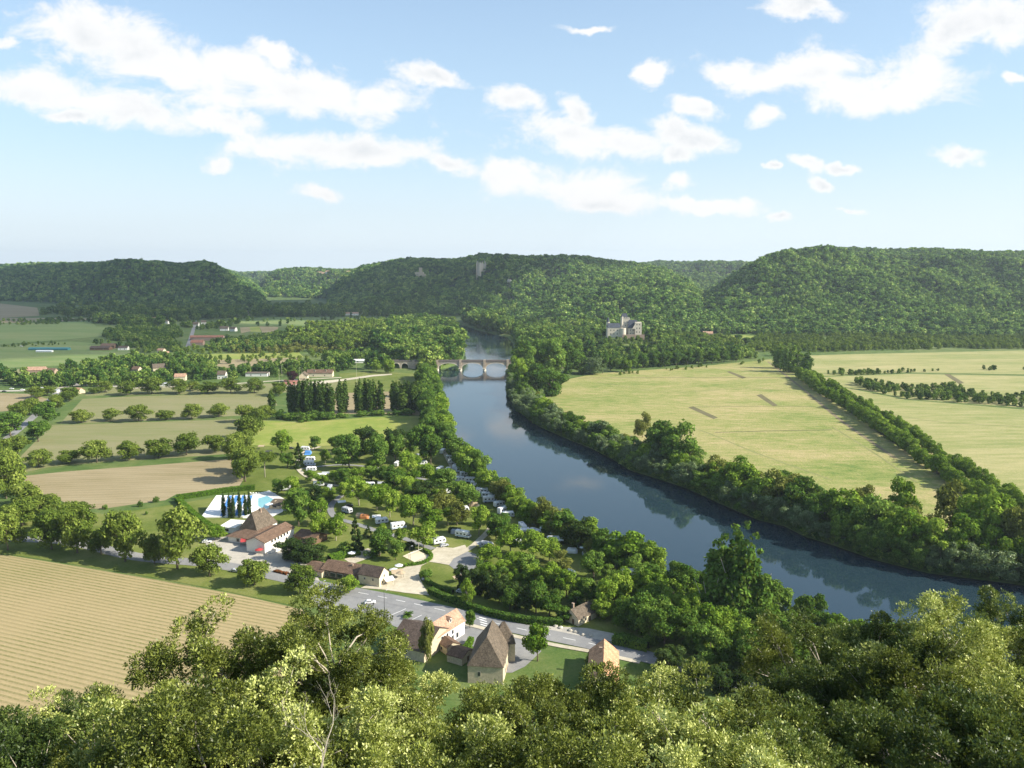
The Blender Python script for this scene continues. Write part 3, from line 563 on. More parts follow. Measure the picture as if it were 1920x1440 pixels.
def trunk_mesh(kind, seed, pale=False):
    r = random.Random(seed); z0, asp = KINDS[kind][:2]; mb = MB(); tr = KINDS[kind][5]
    top = 0.86 if KINDS[kind][4] in ('column', 'cone') else 0.6 if KINDS[kind][4] == 'plume' else 0.72
    mb.tube([(0,0,-0.03),(0.004,0.0,z0*0.9),(r.uniform(-.02,.02)*asp,r.uniform(-.02,.02)*asp,(z0+top)/2),(r.uniform(-.05,.05)*asp,r.uniform(-.05,.05)*asp,top)], [tr*1.25, tr*0.9, tr*0.55, tr*0.15], 7)
    if KINDS[kind][4] not in ('column', 'cone'):
        for i in range(6):
            a = i*1.05+r.uniform(-.3,.3); zb = z0*0.85+0.05*i; q = 0.33*asp
            mb.tube([(0,0,zb),(math.cos(a)*q*0.5,math.sin(a)*q*0.5,zb+0.14),(math.cos(a)*q,math.sin(a)*q,min(0.85,zb+0.34))], [tr*0.5, tr*0.32, tr*0.1], 5)
    return mb.mesh('trunk', M_pbark if pale else M_bark, True)
# kind: crown bottom, width/height, lobes, lobe radius, shape, trunk radius, leaf count, leaf size, material, pale trunk
KINDS = {
 'walnut': (0.16, 1.05, 26, 0.155, 'broad', 0.030, 4940, 0.037, L_walnut, False),
 'round': (0.14, 0.85, 22, 0.17, 'round', 0.028, 4940, 0.036, L_round, False),
 'bright': (0.14, 0.85, 20, 0.17, 'round', 0.028, 4940, 0.037, L_bright, False),
 'plane': (0.22, 1.0, 20, 0.16, 'broad', 0.028, 4560, 0.038, L_bright, True),
 'willow': (0.02, 1.15, 30, 0.14, 'low', 0.030, 5700, 0.036, L_willow, False),
 'bank': (0.03, 0.95, 26, 0.15, 'low', 0.028, 5700, 0.036, L_round, False),
 'bankb': (0.03, 0.95, 26, 0.15, 'low', 0.028, 5700, 0.036, L_bright, False),
 'olive': (0.05, 1.0, 26, 0.15, 'round', 0.028, 5320, 0.036, L_olive, False),
 'poplar':   (0.04, 0.19, 14, 0.5, 'column', 0.012, 1500, 0.030, L_poplar, False),
 'cypress':  (0.01, 0.15, 14, 0.5, 'column', 0.012, 1500, 0.024, L_dark, False),
 'plume':    (0.06, 0.55, 48, 0.26, 'plume', 0.018, 6500, 0.030, L_round, True),
 'conifer': (0.04, 0.55, 40, 0.13, 'cone', 0.020, 4940, 0.027, L_dark, False),
 'pine': (0.55, 0.95, 16, 0.15, 'umbrella', 0.022, 4180, 0.030, L_walnut, True),
 'dark': (0.06, 0.80, 22, 0.17, 'round', 0.028, 4940, 0.034, L_dark, False),
 'purple': (0.12, 0.90, 20, 0.17, 'round', 0.028, 4180, 0.037, L_purple, False),
 'shrub':    (0.0, 1.3, 16, 0.17, 'low', 0.02, 1300, 0.070, L_round, False),
 'forest':   (0.1, 1.15, 12, 0.20, 'round', 0.02, 260, 0.15, L_forest, False),
}
PROT = {}
def proto(kind, i):
    key = (kind, i)
    if key not in PROT:
        K = KINDS[kind]; PROT[key] = (crown_mesh('crown', kind, hash((len(kind)*7+ord(kind[0])*31+ord(kind[-1]), i)) % 99991, K[6], K[7], K[8]), trunk_mesh(kind, i*17+len(kind), K[9]))
    return PROT[key]
NT = [0]
NAMES = {'walnut':'walnut_tree','round':'broadleaf_tree','bright':'broadleaf_tree','plane':'plane_tree','willow':'willow_tree','bank':'riverbank_tree','bankb':'riverbank_tree','olive':'broadleaf_tree','poplar':'poplar_tree','cypress':'cypress_tree','plume':'tall_poplar_tree','conifer':'conifer_tree','pine':'umbrella_pine','dark':'evergreen_tree','purple':'purple_plum_tree','shrub':'shrub'}
def put(kind, x, y, z, h, w, label, group=None, cat=None, name=None):
    NT[0] += 1; i = NT[0]; cm, tm = proto(kind, i % 3); asp = KINDS[kind][1]
    root = empty(name or NAMES[kind], (x, y, z), (i*2.399) % 6.283)
    cat = cat or ('shrub' if kind == 'shrub' else 'tree'); tag(root, label, cat, group)
    s = (w/asp, w/asp, h)
    if kind != 'shrub': t = link('trunk', tm, root); t.scale = (w/asp*(0.7 if asp > 0.7 else 1), w/asp*(0.7 if asp > 0.7 else 1), h)
    c = link('crown', cm, root); c.scale = s; return root
def T(kind, px, yb, yt, wpx, label, group=None, **k):
    """a tree whose foot, top and width are read off the photograph"""
    p = G(px, yb); h = ztop(yt, p.y); w = wpx*p.y/CP/FPX
    return put(kind, p.x, p.y, 0, max(h, 1.5), w*1.08, label, group, **k)
def row(kind, lst, desc, group, ws=1.0, up=1.0, **k):
    lst = [(t[0], t[1], t[1]-(t[1]-t[2])*up, t[3]*ws)+tuple(t[4:]) for t in lst]; lst = sorted(t for t in lst if not ('fill' in desc and hides(t))); n = len(lst)
    for i, t in enumerate(lst):
        kk = t[4] if len(t) > 4 else kind
        T(kk, t[0], t[1], t[2], t[3], desc % ordw(i), group, **k)
van = [ # riverside row, far to near
 ('caravan',830,850,80),('caravan',845,862,5),('caravan',849,869,10),('caravan',853,880,85),('caravan',825,884,70),('motorhome',866,886,0),('caravan',872,893,15),('caravan',862,903,5),('motorhome',884,905,-5),('caravan',892,912,0),('caravan',897,917,5),('motorhome',905,926,0),('caravan',913,933,-5),('motorhome',918,942,10),('caravan',936,950,35),('motorhome',944,962,50),('caravan',953,970,10)]
OT = [('caravan',733,896,10,'white caravan between far plane trees left of the river row','caravan'),('caravan',765,905,5,'second white caravan between far plane trees left of the river row','caravan'),('motorhome',815,908,10,'white motorhome under trees just left of the river row','motorhome'),('caravan',693,914,5,'white caravan in the middle of the second tree rank','caravan'),('caravan',840,886,80,'white caravan beside the river row path, far part','caravan'),('caravan',845,925,20,'white caravan among middle trees left of the river row','caravan'),('caravan',868,960,15,'white caravan left of the tan tent by the river row','caravan'),('caravan',925,938,5,'white caravan close to the bank trees in the river row','caravan'),('caravan',965,1022,-30,'white caravan partly behind the round tree left of the half hidden caravan','caravan'),
 ('motorhome',980,995,-75,'white motorhome on open grass left of the riverside tents','motorhome'),('caravan',1003,1003,-40,'white caravan right below the lone riverside motorhome','caravan'),('caravan',1038,1018,0,'white caravan half hidden by trees near the dark round bank tree','caravan'),
 ('flat_white',1048,1020,0,'white awning beside the half hidden caravan','awning'),('motorhome',868,1008,-25,'white motorhome on the lawn inside the loop path','motorhome'),('caravan',823,1020,30,'white caravan left of the gravel junction','caravan'),('car_silver',833,1025,30,'silver car behind the caravan at the gravel junction','car'),
 ('caravan_grey',912,1028,-25,'grey caravan with awning beside the gravel path','caravan'),('flat_grey',903,1027,20,'grey flat awning beside the grey caravan','awning'),('caravan',716,982,25,'white caravan left on the loop path lawn','caravan'),('flat_white',706,976,10,'white awning left of the loop path caravan','awning'),
 ('motorhome',747,992,25,'white motorhome near the pollard trees on the loop path','motorhome'),('caravan_grey',651,962,-40,'grey-roofed caravan behind the striped tent','caravan'),('flat_white',641,948,20,'white awning beside the grey-roofed caravan','awning'),('tent_tan',676,970,-10,'brown striped dome tent beside the loop path','tent'),
 ('tent_orange',684,972,-10,'orange fronted tent next to the brown tent','tent'),('car_dark',655,950,20,'dark car beneath the trees by the grey-roofed caravan','car'),('caravan',535,920,10,'white caravan behind the pool garden','caravan'),('caravan_grey',618,920,-85,'grey-blue camper van facing the viewer','camper van'),
 ('caravan',598,912,10,'white caravan left of the camper van','caravan'),('caravan',603,897,5,'long white caravan left in the pair under the plane trees','caravan'),('caravan',625,895,5,'long white caravan right in the pair under the plane trees','caravan'),('flat_grey',610,893,5,'grey awning joining the caravan pair','awning'),
 ('tent_blue',578,851,0,'blue tent at the top of the upper left caravan group','tent'),('caravan',573,845,0,'white caravan behind the blue tent','caravan'),('flat_blue',577,858,0,'blue awning in the upper left caravan group','awning'),('caravan',582,865,0,'white caravan in the middle of the upper left group','caravan'),('motorhome',580,874,5,'white motorhome at the front of the upper left group','motorhome'),('caravan',584,884,5,'low caravan nearest in the upper left group','caravan'),
 ('caravan',792,872,15,'caravan with awning under trees near the river row','caravan'),('flat_grey',786,858,15,'grey awning under the round river-side trees','awning'),('caravan',745,874,80,'white caravan end glimpsed between far rank trees','caravan'),('flat_grey',715,912,10,'grey flat awning between middle rank trees','awning'),('car_dark',722,917,15,'dark car under middle rank trees','car'),
 ('caravan',800,895,15,'pale caravan below the spreading plane tree','caravan'),('car_blue',878,899,5,'blue car in the riverside row','car'),('car_dark',868,912,10,'dark car left of the riverside row','car'),('flat_blue',880,904,5,'blue awning in the riverside row','awning'),('car_white',950,975,15,'white car at the near end of the riverside row','car'),('car_red',945,968,15,'red car near the end of the riverside row','car'),
 ('tent_tan',888,948,15,'tan tent left of the riverside row end','tent'),('tent_white',1073,1036,-10,'pale pink dome tent near the water','tent'),('tent_grey',1102,1040,10,'grey tent right of the pale pink tent','tent'),('caravan',1178,1080,-5,'white caravan beside the big bright waterside tree','caravan'),('tent_white',1071,1078,-50,'white bell shaped tent under the trees behind the hedge','tent'),
 ('car_silver',1122,1120,-5,'silver vehicle roof glimpsed behind the cottage trees','car'),('tent_white',1015,1120,0,'white tent roof behind the hedge trees','tent'),('car_silver',865,1112,-15,'silver car parked behind the roadside hedge','car'),('car_silver',797,1086,80,'silver car at the right side of the gravel entrance','car'),
 ('car_white',608,1112,-20,'white car beside the lamp post below the walnut row','car'),('car_white',388,1018,10,'white van left of the restaurant','car'),('car_silver',442,1073,-15,'silver car on the courtyard behind the walnut trees','car'),('car_white',22,730,5,'white van parked at the far left village road','car'),('car_white',42,732,5,'second white van at the far left village road','car'),
 ('car_dark',8,735,5,'dark car at the left edge of the village road','car'),('car_silver',8,836,40,'silver car on the side road at the left edge','car'),('car_white',145,722,0,'white car on the far village forecourt','car'),('car_white',40,650,0,'white trailer in the field left of the greenhouse','trailer'),('car_dark',545,842,15,'dark car on the grass above the campsite entrance','car'),
 ('flat_tan',490,842,0,'tan roofed shelter left at the upper campsite entrance','shelter'),('flat_tan',504,852,0,'brown roofed shelter right at the upper campsite entrance','shelter'),('flat_tan',860,1092,30,'tan canopy in the playground behind the curved hedge','canopy'),
 ('tent_grey',855,1000,0,'pale dome tent right of the olive green campsite tree','tent'),('flat_white',984,1004-4,10,'white side awning of the riverside motorhome','awning'),('car_white',694,1132,10,'white car at the left end of the car park','car')]
VP = [G(v[1], v[2]) for v in van]+[G(v[1], v[2]) for v in OT]
def hides(t):                  # would this small tree stand right in front of a caravan?
    p = G(t[0], t[1]); return any(abs(p.x-q.x*p.y/q.y) < 5.5 and -2 < q.y-p.y < 16 for q in VP)
# -- walnut rows of the left fields
row('walnut', [(15,1032,962,70),(97,1030,952,82),(145,1037,938,78),(190,1040,990,58),(235,1053,952,85),(290,1058,992,55),(333,1067,952,98),(393,1080,1018,72),(477,1097,1040,70),(563,1113,1060,65)],
    '%s walnut tree from the left in the row along the striped ploughed field', 'walnut trees along the ploughed field')
row('walnut', [(-30,965,880,80),(12,935,852,78),(15,900,840,62),(50,952,905,75),(42,985,925,70),(82,968,925,66),(118,1000,935,70),(148,990,940,82),(10,1000,935,70)],
    '%s tree from the left in the bushy clump at the lower left road bend', 'trees at the road bend left')
row('walnut', [(73,876,842,52),(128,868,840,50),(182,867,824,60),(243,862,826,55),(297,858,816,62),(350,853,811,60),(403,848,814,50)],
    '%s walnut tree from the left in the row behind the bare brown field', 'walnut trees behind the bare field')
row('walnut', [(152,793,763,42),(207,789,766,40),(260,790,757,50),(311,787,765,40),(360,786,757,42),(411,782,755,44)],
    '%s tree from the left in the evenly spaced middle row of walnuts', 'walnut trees in the middle row')
row('walnut', [(177,738,724,24),(197,736,714,32),(239,741,713,42),(285,738,702,50),(337,738,710,44),(362,733,714,26),(389,738,711,44),(433,737,708,44),(477,737,708,40),(523,742,711,36)],
    '%s tree from the left in the farthest walnut row before the village', 'walnut trees before the village')
row('walnut', [(440,862,812,48),(462,792,757,42),(497,787,758,36),(467,824,770,52),(460,903,836,64),(450,885,842,50),(480,805,765,38),(455,845,800,45)],
    '%s tree from the left in the hedge line between fields and campsite', 'trees between fields and campsite')
row('walnut', [(20,818,775,62,'round'),(-20,830,780,60,'round'),(33,788,758,44),(55,778,740,46),(70,747,724,36),(88,742,720,36),(130,752,721,42),(90,797,750,46,'round'),(72,828,788,46,'round'),(33,852,815,52),(10,882,840,52),(104,770,738,34),(0,860,822,50)],
    '%s tree from the left along the side road at the left edge', 'trees along the side road')
row('shrub', [(197,955,945,12),(262,950,937,12),(293,942,930,14,'shrub'),(275,965,958,8)], '%s small shrub from the left on the grass below the bare field', 'young shrubs on the grass')
# -- columns of poplars
row('poplar', [(510,778,728,11),(545,776,712,11),(553,776,715,10),(563,777,709,12),(571,776,712,11),(577,777,708,12),(585,777,710,11),(592,776,711,11),(600,777,712,12),(607,777,712,12),(613,776,716,11),(621,777,719,12)],
    '%s tall columnar poplar from the left in the dense left group', 'columnar poplars left group', ws=1.3, up=1.03)
row('poplar', [(638,775,709,11),(647,774,710,11),(670,774,716,9),(676,774,708,11),(685,773,708,11),(694,774,710,11),(702,773,710,11),(714,773,712,12)],
    '%s tall columnar poplar from the left in the two loose middle groups', 'columnar poplars middle groups', ws=1.3, up=1.03)
row('poplar', [(738,772,712,10),(744,772,712,10),(752,771,714,10),(760,771,712,11),(768,771,713,11),(776,771,714,12),(783,770,713,12),(755,773,730,14)],
    '%s columnar poplar from the left in the group beside the river trees', 'columnar poplars by the river', ws=1.3, up=1.03)
row('shrub', [(525,785,768,22),(540,786,772,22),(556,787,772,24),(575,788,770,26),(595,787,770,26),(615,786,770,26),(640,782,772,22),(680,780,770,24),(710,779,768,24),(740,778,768,22),(765,777,766,24),(560,850,838,14),(564,792,787,10)],
    '%s dark bush from the left at the foot of the poplar row', 'bushes under the poplars', ws=1.3)
# -- campsite
row('round', [(528,852,805,34,'bright'),(539,877,848,27),(560,877,831,26,'conifer'),(590,843,817,20),(627,845,818,20),(655,880,820,52),(685,852,793,40,'dark'),(705,868,812,40),(715,882,830,36),(738,852,797,38,'dark'),(742,868,815,32),(795,864,795,52),(808,872,815,36),(762,890,845,36,'plane')],
    '%s tree from the left in the far rank of campsite trees', 'campsite trees far rank', ws=1.15, up=1.05)
row('plane', [(545,930,895,30),(520,925,900,24,'round'),(583,905,882,26),(603,912,890,24),(628,907,884,27),(647,910,878,30,'round'),(673,905,876,32),(697,902,874,30,'round'),(728,906,872,32,'round'),(775,918,880,34),(802,907,870,36),(820,920,885,36),(838,925,883,42,'round')],
    '%s tree from the left in the second rank of campsite trees', 'campsite trees second rank', ws=1.15, up=1.05)
row('plane', [(560,962,915,40,'round'),(590,952,912,40,'dark'),(617,940,912,26,'bright'),(645,935,905,24,'bright'),(673,948,898,46),(707,958,910,40),(731,970,920,38),(760,932,892,42),(740,922,882,40,'round'),(797,945,898,48,'dark'),(835,962,922,42,'olive'),(855,940,905,40,'round'),(880,952,910,44,'round')],
    '%s tree from the left in the middle rank of campsite trees', 'campsite trees middle rank', ws=1.15, up=1.05)
row('plane', [(560,987,918,46,'round'),(597,985,935,40),(600,1012,962,38),(630,1014,966,40),(667,1036,968,34,'conifer'),(690,1006,985,20,'conifer'),(715,1010,984,22),(752,1018,990,22),(775,984,928,54),(812,992,953,40,'bright'),(857,985,940,44,'olive'),(898,1005,948,38,'plane'),(935,1003,963,42,'round')],
    '%s tree from the left in the rank around the campsite loop path', 'campsite trees by the loop path', ws=1.15, up=1.05)
row('plane', [(545,1048,1008,46,'dark'),(575,1058,1012,48,'dark'),(560,1052,1015,34,'dark'),(597,1055,1018,34,'dark'),(712,1042,998,52,'round'),(742,1050,1012,30,'round'),(795,1030,982,50,'plane'),(405,1012,985,36,'plane'),(697,1045,1025,26,'shrub'),(647,1035,1018,34,'shrub'),(655,1108,1078,36,'bright'),(623,1000,975,30,'olive')],
    '%s tree from the left in the rank around the restaurant and play yard', 'trees by restaurant and play yard', ws=1.15, up=1.05)
row('plane', [(957,1038,990,52),(930,1012,968,42,'round'),(1000,1048,1000,50),(1030,1052,1010,46),(1085,1030,970,54,'dark'),(1170,1066,997,80,'bright'),(1040,1003,958,50,'bright'),(1113,1087,1033,46,'round'),(918,1055,1022,46),(985,1072,1040,46,'round'),(965,1068,1035,40,'plane'),(1050,1070,1035,44,'olive'),(1130,1050,1020,40,'round')],
    '%s tree from the left in the lower campsite rank toward the water', 'campsite trees toward the water', ws=1.15, up=1.05)
row('bright', [(1000,1102,1058,38),(1020,1110,1060,40),(1042,1110,1056,44),(1062,1118,1066,40),(1075,1122,1078,36),(1005,1150,1098,50,'round'),(1030,1155,1115,42,'round'),(1055,1165,1138,34,'round'),(956,1145,1100,34,'round'),(876,1138,1086,30,'plane'),(1100,1130,1085,44,'round'),(945,1075,1050,34,'plane'),(800,1085,1068,26,'round')],
    '%s tree from the left behind the clipped roadside hedge', 'trees behind the roadside hedge', ws=1.15, up=1.05)
row('dark', [(866,1106,1060,30),(882,1110,1062,32),(900,1116,1066,34),(918,1122,1070,34),(936,1130,1078,34),(953,1136,1086,34),(970,1142,1092,34),(986,1148,1098,32)],
    '%s tree from the left in the tall dark evergreen screen above the road', 'dark evergreen screen', ws=1.15, up=1.05)
row('cypress', [(420,970,920,9),(431,971,922,8),(438,971,922,8),(450,970,917,9),(461,969,922,8),(468,968,916,8)],
    '%s slim dark cypress from the left in front of the white pool slide', 'cypresses by the pool')
T('pine', 497, 895, 845, 46, 'umbrella pine with bare forked trunk beside the campsite entrance lawn')
row('round', [(881,1178,1142,24),(1008,1240,1163,54,'bright'),(1110,1245,1222,34,'olive'),(1170,1205,1185,40,'shrub'),(1190,1208,1190,34,'shrub'),(1255,1262,1205,60,'dark'),(1300,1280,1228,66,'dark'),(1350,1300,1245,60,'dark'),(1390,1300,1250,44,'dark'),(800,1245,1150,30,'olive'),(765,1158,1146,24,'shrub')],
    '%s tree or bush from the left among the roadside houses', 'greenery among the roadside houses')
row('plume', [(1330,1165,992,92),(1375,1175,966,96),(1415,1175,1010,76)], '%s towering plumed poplar from the left at the water edge', 'towering poplars at the water edge')
# -- willows and poplars of both banks
def along(P, step):
    out = []; s = 0.0; nxt = 0.0
    for a, b in zip(P[:-1], P[1:]):
        a = Vector(a); b = Vector(b); d = (b-a).length
        while nxt <= s+d: out.append((a+(b-a)*((nxt-s)/d), (b-a).normalized())); nxt += step
        s += d
    return out
def bankrow(P, side, step, offs, hs, kinds, desc, group, jit=2.0, wf=1.0, name=None):
    pts = along(P, step); res = []
    for i, (p, d) in enumerate(pts):
        n = Vector((-d.y, d.x))*side; q = p+n*(offs+random.uniform(-jit, jit)*0.6)+d*random.uniform(-jit, jit); h = random.uniform(*hs)*(0.8+0.4*vnoise(i*0.37, offs)); res.append((q, h))
    for i, (q, h) in enumerate(res):
        k = kinds[int(vnoise(i*0.45+offs, 3.3)*1.2*len(kinds)+random.random()*0.8) % len(kinds)]
        put(k, q.x, q.y, -0.6, h, h*KINDS[k][1]*random.uniform(0.85, 1.15)*wf, desc % ordw(i), group, name=name)
rb = [G(x, y, -3).to_2d() for x, y in RIV_R[1:21]]           # from the right edge up to the bridge
rbA = rb[:11]; rbB = rb[10:]
bankrow(rbA, -1, 7.5, 0.5, (10, 14), ['willow','willow','bank','willow'], '%s waterside willow from the right on the far bank, lower stretch', 'waterside willows lower stretch')
bankrow(rbA, -1, 9.5, 10.0, (17, 24), ['olive','bank','bankb','bankb','bank'], '%s tall tree from the right behind the far-bank willows, lower stretch', 'tall far-bank trees lower stretch')
bankrow(rbA, -1, 10, 20.0, (14, 20), ['bankb','bank','olive'], '%s meadow-edge tree from the right on the far bank, lower stretch', 'meadow-edge trees lower stretch')
bankrow(rbB, -1, 8.5, 1.0, (9, 13), ['willow','willow','willow','bank'], '%s silvery willow counting upstream along the far bank to the bridge', 'silvery willows to the bridge')
bankrow(rbB, -1, 9.5, 11.0, (13, 18), ['willow','willow','bank','willow','bankb'], '%s second-rank tree counting upstream on the far bank to the bridge', 'second rank trees to the bridge')
bankrow(rbB, -1, 13, 20.0, (9, 14), ['willow','bank','olive','bankb'], '%s meadow-side tree counting upstream on the far bank to the bridge', 'meadow side trees to the bridge')
lb = [G(x, y, -3).to_2d() for x, y in RIV_L[8:25]]
lbA = lb[:7]; lbB = lb[6:12]; lbC = lb[11:]
bankrow(lbA, -1, 8.5, 2.0, (13, 19), ['bank','bankb','bank'], '%s tree counting downstream from the bridge on the campsite bank', 'campsite bank trees below the bridge')
bankrow(lbA[:4], -1, 10, 12.0, (16, 22), ['bank','round'], '%s tree of the back row counting downstream from the bridge', 'campsite bank back row')
bankrow(lbB, -1, 6.5, 2.0, (11, 16), ['bankb','bankb','olive','bank'], '%s leafy tree counting downstream between riverside caravans and water', 'trees between caravans and water')
bankrow(lbC, -1, 8, 2.0, (9, 15), ['bank','round','bankb'], '%s tree counting downstream on the near bank by the tall poplars', 'near bank trees')
# the near wood right of the campsite
def fill(poly, step, hs, kinds, desc, group, ranks=None, name=None, jit=0.35, zf=None):
    P = np.array([(G(x,y).x, G(x,y).y) for x, y in poly]); x0, y0 = P.min(0); x1, y1 = P.max(0); pts = []
    for yy in np.arange(y0, y1, step*0.87):
        for xx in np.arange(x0+(step/2 if int((yy-y0)/(step*0.87)) % 2 else 0), x1, step):
            pts.append((xx+random.uniform(-jit,jit)*step, yy+random.uniform(-jit,jit)*step))
    pts = np.array(pts); ins = sdist(pts[:,0], pts[:,1], P) < 0; pts = pts[ins]
    rows = {}
    for x, y in pts: rows.setdefault(int((y-y0)/(step*0.87*(ranks or 1))), []).append((x, y))
    for ri, k in enumerate(sorted(rows)):
        for i, (x, y) in enumerate(sorted(rows[k])):
            kk = random.choice(kinds); h = random.uniform(*hs)
            put(kk, x, y, zf(x, y) if zf else 0, h, h*KINDS[kk][1]*random.uniform(0.85, 1.1), desc % (ordw(i), ordw(ri)), group, name=name)
    return len(pts)
fill([(1140,1110),(1230,1105),(1300,1130),(1400,1165),(1460,1190),(1520,1225),(1480,1290),(1390,1270),(1300,1240),(1225,1215),(1160,1175),(1115,1150)], 8.0, (10, 16), ['bank','bankb','round','bankb','bank'],
     '%s tree from the left in the %s rank of the near riverside wood', 'trees of the near riverside wood')
# -- the double line of young trees across the meadow
hl = [G(x, y).to_2d() for x, y in [(1500,708),(1530,733),(1570,757),(1620,790),(1690,838),(1750,885),(1820,935),(1880,975),(1950,1030)]]
bankrow(hl, 1, 7.0, 0.0, (11, 15), ['bankb','bankb','bright'], '%s tree counting toward the viewer in the left line crossing the meadow', 'left line of meadow trees', 1.2, 0.95, name='field_tree')
bankrow(hl[:-1], 1, 8.0, 14.0, (10, 14), ['bankb','bright','bankb'], '%s tree counting toward the viewer in the right line crossing the meadow', 'right line of meadow trees', 1.2, 0.9, name='field_tree')
row('round', [(1345,915,860,60,'olive'),(1240,868,790,70,'bank'),(1275,880,783,84,'bank'),(1300,862,830,50,'bank'),(1205,820,772,34,'olive'),(1410,935,880,50,'olive'),(1465,930,876,48,'bank'),(1625,985,905,55,'olive'),(1690,1000,892,75,'bankb'),(1790,1020,905,90,'olive'),(1850,1040,905,110,'bankb'),(1920,1060,930,90,'olive')],
    '%s large dark tree from the left at the edge of the far-bank meadow', 'large trees at the meadow edge')
row('bank', [(985,706,640,50,'bank'),(1010,700,632,58),(1040,705,630,60),(1065,700,645,50),(1010,735,682,58),(985,735,680,50,'bankb'),(1035,742,688,56,'bank'),(970,715,665,34,'bankb'),(1090,700,660,40),(1112,702,668,46,'willow'),(1080,690,632,40)],
    '%s big tree from the left where the bridge lands on the far bank', 'big trees at the bridge end')
row('poplar', [(1478,697,640,34,'plume'),(1492,698,645,34,'plume'),(1508,702,655,30,'plume'),(1460,690,642,28,'plume')], '%s tall tree from the left at the far end of the meadow lines', 'tall trees ending the meadow lines')
row('round', [(1145,695,665,26),(1165,697,672,22),(1185,692,664,24),(1175,698,672,20,'bankb'),(1205,690,660,28),(1228,688,655,28),(1248,688,658,26),(1268,686,655,26),(1288,684,655,28),(1310,683,655,26),(1335,682,655,26),(1357,680,655,24),(1380,678,655,22),(1130,700,660,24)],
    '%s tree from the left in the dark line along the far meadow edge', 'trees along the far meadow edge')
row('round', [(1448,624,604,18),(1457,625,602,20),(1466,624,603,18),(1440,623,606,14),(1362,634,620,14),(1345,648,630,22),(1400,645,632,22),(1385,640,628,18)], '%s small tree from the left on the sunny slope behind the castle', 'trees on the sunny slope')
# -- bridge and station surroundings, sports field
row('bankb', [(728,700,672,26),(706,697,673,22),(690,692,672,20,'round'),(795,745,690,34,'bank')], '%s tree from the left around the land end of the bridge', 'trees at the land end of the bridge')
T('purple', 548, 716, 692, 20, 'dark purple leaved tree beside the tennis court in the village')

row('plane', [(640,868,838,24,'round'),(610,870,842,22),(668,862,832,24,'round'),(725,850,820,22,'dark'),(770,852,822,26,'round'),(780,885,855,24),(698,885,858,24),(820,895,866,24,'round'),(590,893,870,20),(750,900,875,24),(715,903,880,22,'round'),(655,900,878,22)],
    '%s small filling tree from the left between the far campsite ranks', 'small trees between far campsite ranks', ws=1.15)
row('plane', [(655,925,898,24),(690,925,895,26,'round'),(720,935,905,26),(770,945,912,26,'round'),(790,960,925,28),(745,955,925,26,'round'),(815,970,935,28,'olive'),(840,985,950,26),(770,915,888,26),(850,915,885,26),(870,970,935,28,'round'),(905,985,952,26,'bright'),(820,945,915,26),(640,975,950,20,'shrub'),(720,985,962,18,'shrub')],
    '%s small filling tree from the left in the middle of the campsite', 'small trees in the middle of the campsite', ws=1.0)
row('bank', [(915,1085,1055,34,'plane'),(940,1095,1062,34),(965,1098,1064,36,'bankb'),(985,1105,1070,30),(1090,1105,1070,34),(1075,1090,1060,30,'bankb'),(1140,1085,1055,34),(1125,1068,1040,30,'plane'),(1060,1050,1022,30),(975,1020,990,32,'plane'),(945,1022,995,30),(1010,1025,995,32,'bankb'),(1100,1150,1112,40),(1125,1160,1118,44,'bankb'),(1080,1140,1105,34),(1150,1120,1085,36,'olive'),(1045,1135,1105,34),(900,1075,1050,26,'shrub')],
    '%s filling tree from the left between lower campsite lawn and hedge', 'filling trees of the lower campsite', ws=1.0)
row('bank', [(1455,1165,1125,40,'willow'),(1430,1200,1150,50),(1400,1215,1165,50,'bankb'),(1350,1200,1150,50,'olive'),(1310,1195,1140,50),(1280,1170,1120,46,'bankb'),(1250,1150,1105,44),(1215,1135,1092,42,'bankb')],
    '%s leafy tree from the left around the foot of the tall poplars', 'trees at the foot of the tall poplars')
# ------------------------------------------------------------------ far woods that read as one mass
def gn_group(meshes):
    """instance unlinked crown meshes on the points of the object"""
    ng = bpy.data.node_groups.new('scatter_crowns', 'GeometryNodeTree')
    ng.interface.new_socket('Geometry', in_out='INPUT', socket_type='NodeSocketGeometry'); ng.interface.new_socket('Geometry', in_out='OUTPUT', socket_type='NodeSocketGeometry')
    N = ng.nodes; L = ng.links; gi = N.new('NodeGroupInput'); go = N.new('NodeGroupOutput'); j = N.new('GeometryNodeJoinGeometry')
    for me in meshes:
        o = bpy.data.objects.new('crown_source', me); oi = N.new('GeometryNodeObjectInfo'); oi.inputs['Object'].default_value = o; oi.inputs['As Instance'].default_value = True; L.new(oi.outputs['Geometry'], j.inputs[0])
    ip = N.new('GeometryNodeInstanceOnPoints'); L.new(gi.outputs[0], ip.inputs['Points']); L.new(j.outputs[0], ip.inputs['Instance']); ip.inputs['Pick Instance'].default_value = True
    def at(nm, ty):
        a = N.new('GeometryNodeInputNamedAttribute'); a.data_type = ty; a.inputs['Name'].default_value = nm; return a.outputs['Attribute']
    L.new(at('siz', 'FLOAT_VECTOR'), ip.inputs['Scale']); L.new(at('rt', 'FLOAT_VECTOR'), ip.inputs['Rotation']); L.new(at('pick', 'INT'), ip.inputs['Instance Index'])
    L.new(ip.outputs[0], go.inputs[0]); return ng
FPRO = {}
def fprotos(kind, n, ls, mat, key):
    if key not in FPRO: FPRO[key] = gn_group([crown_mesh('crown', kind, 500+i, n, ls, mat) for i in range(4)])
    return FPRO[key]
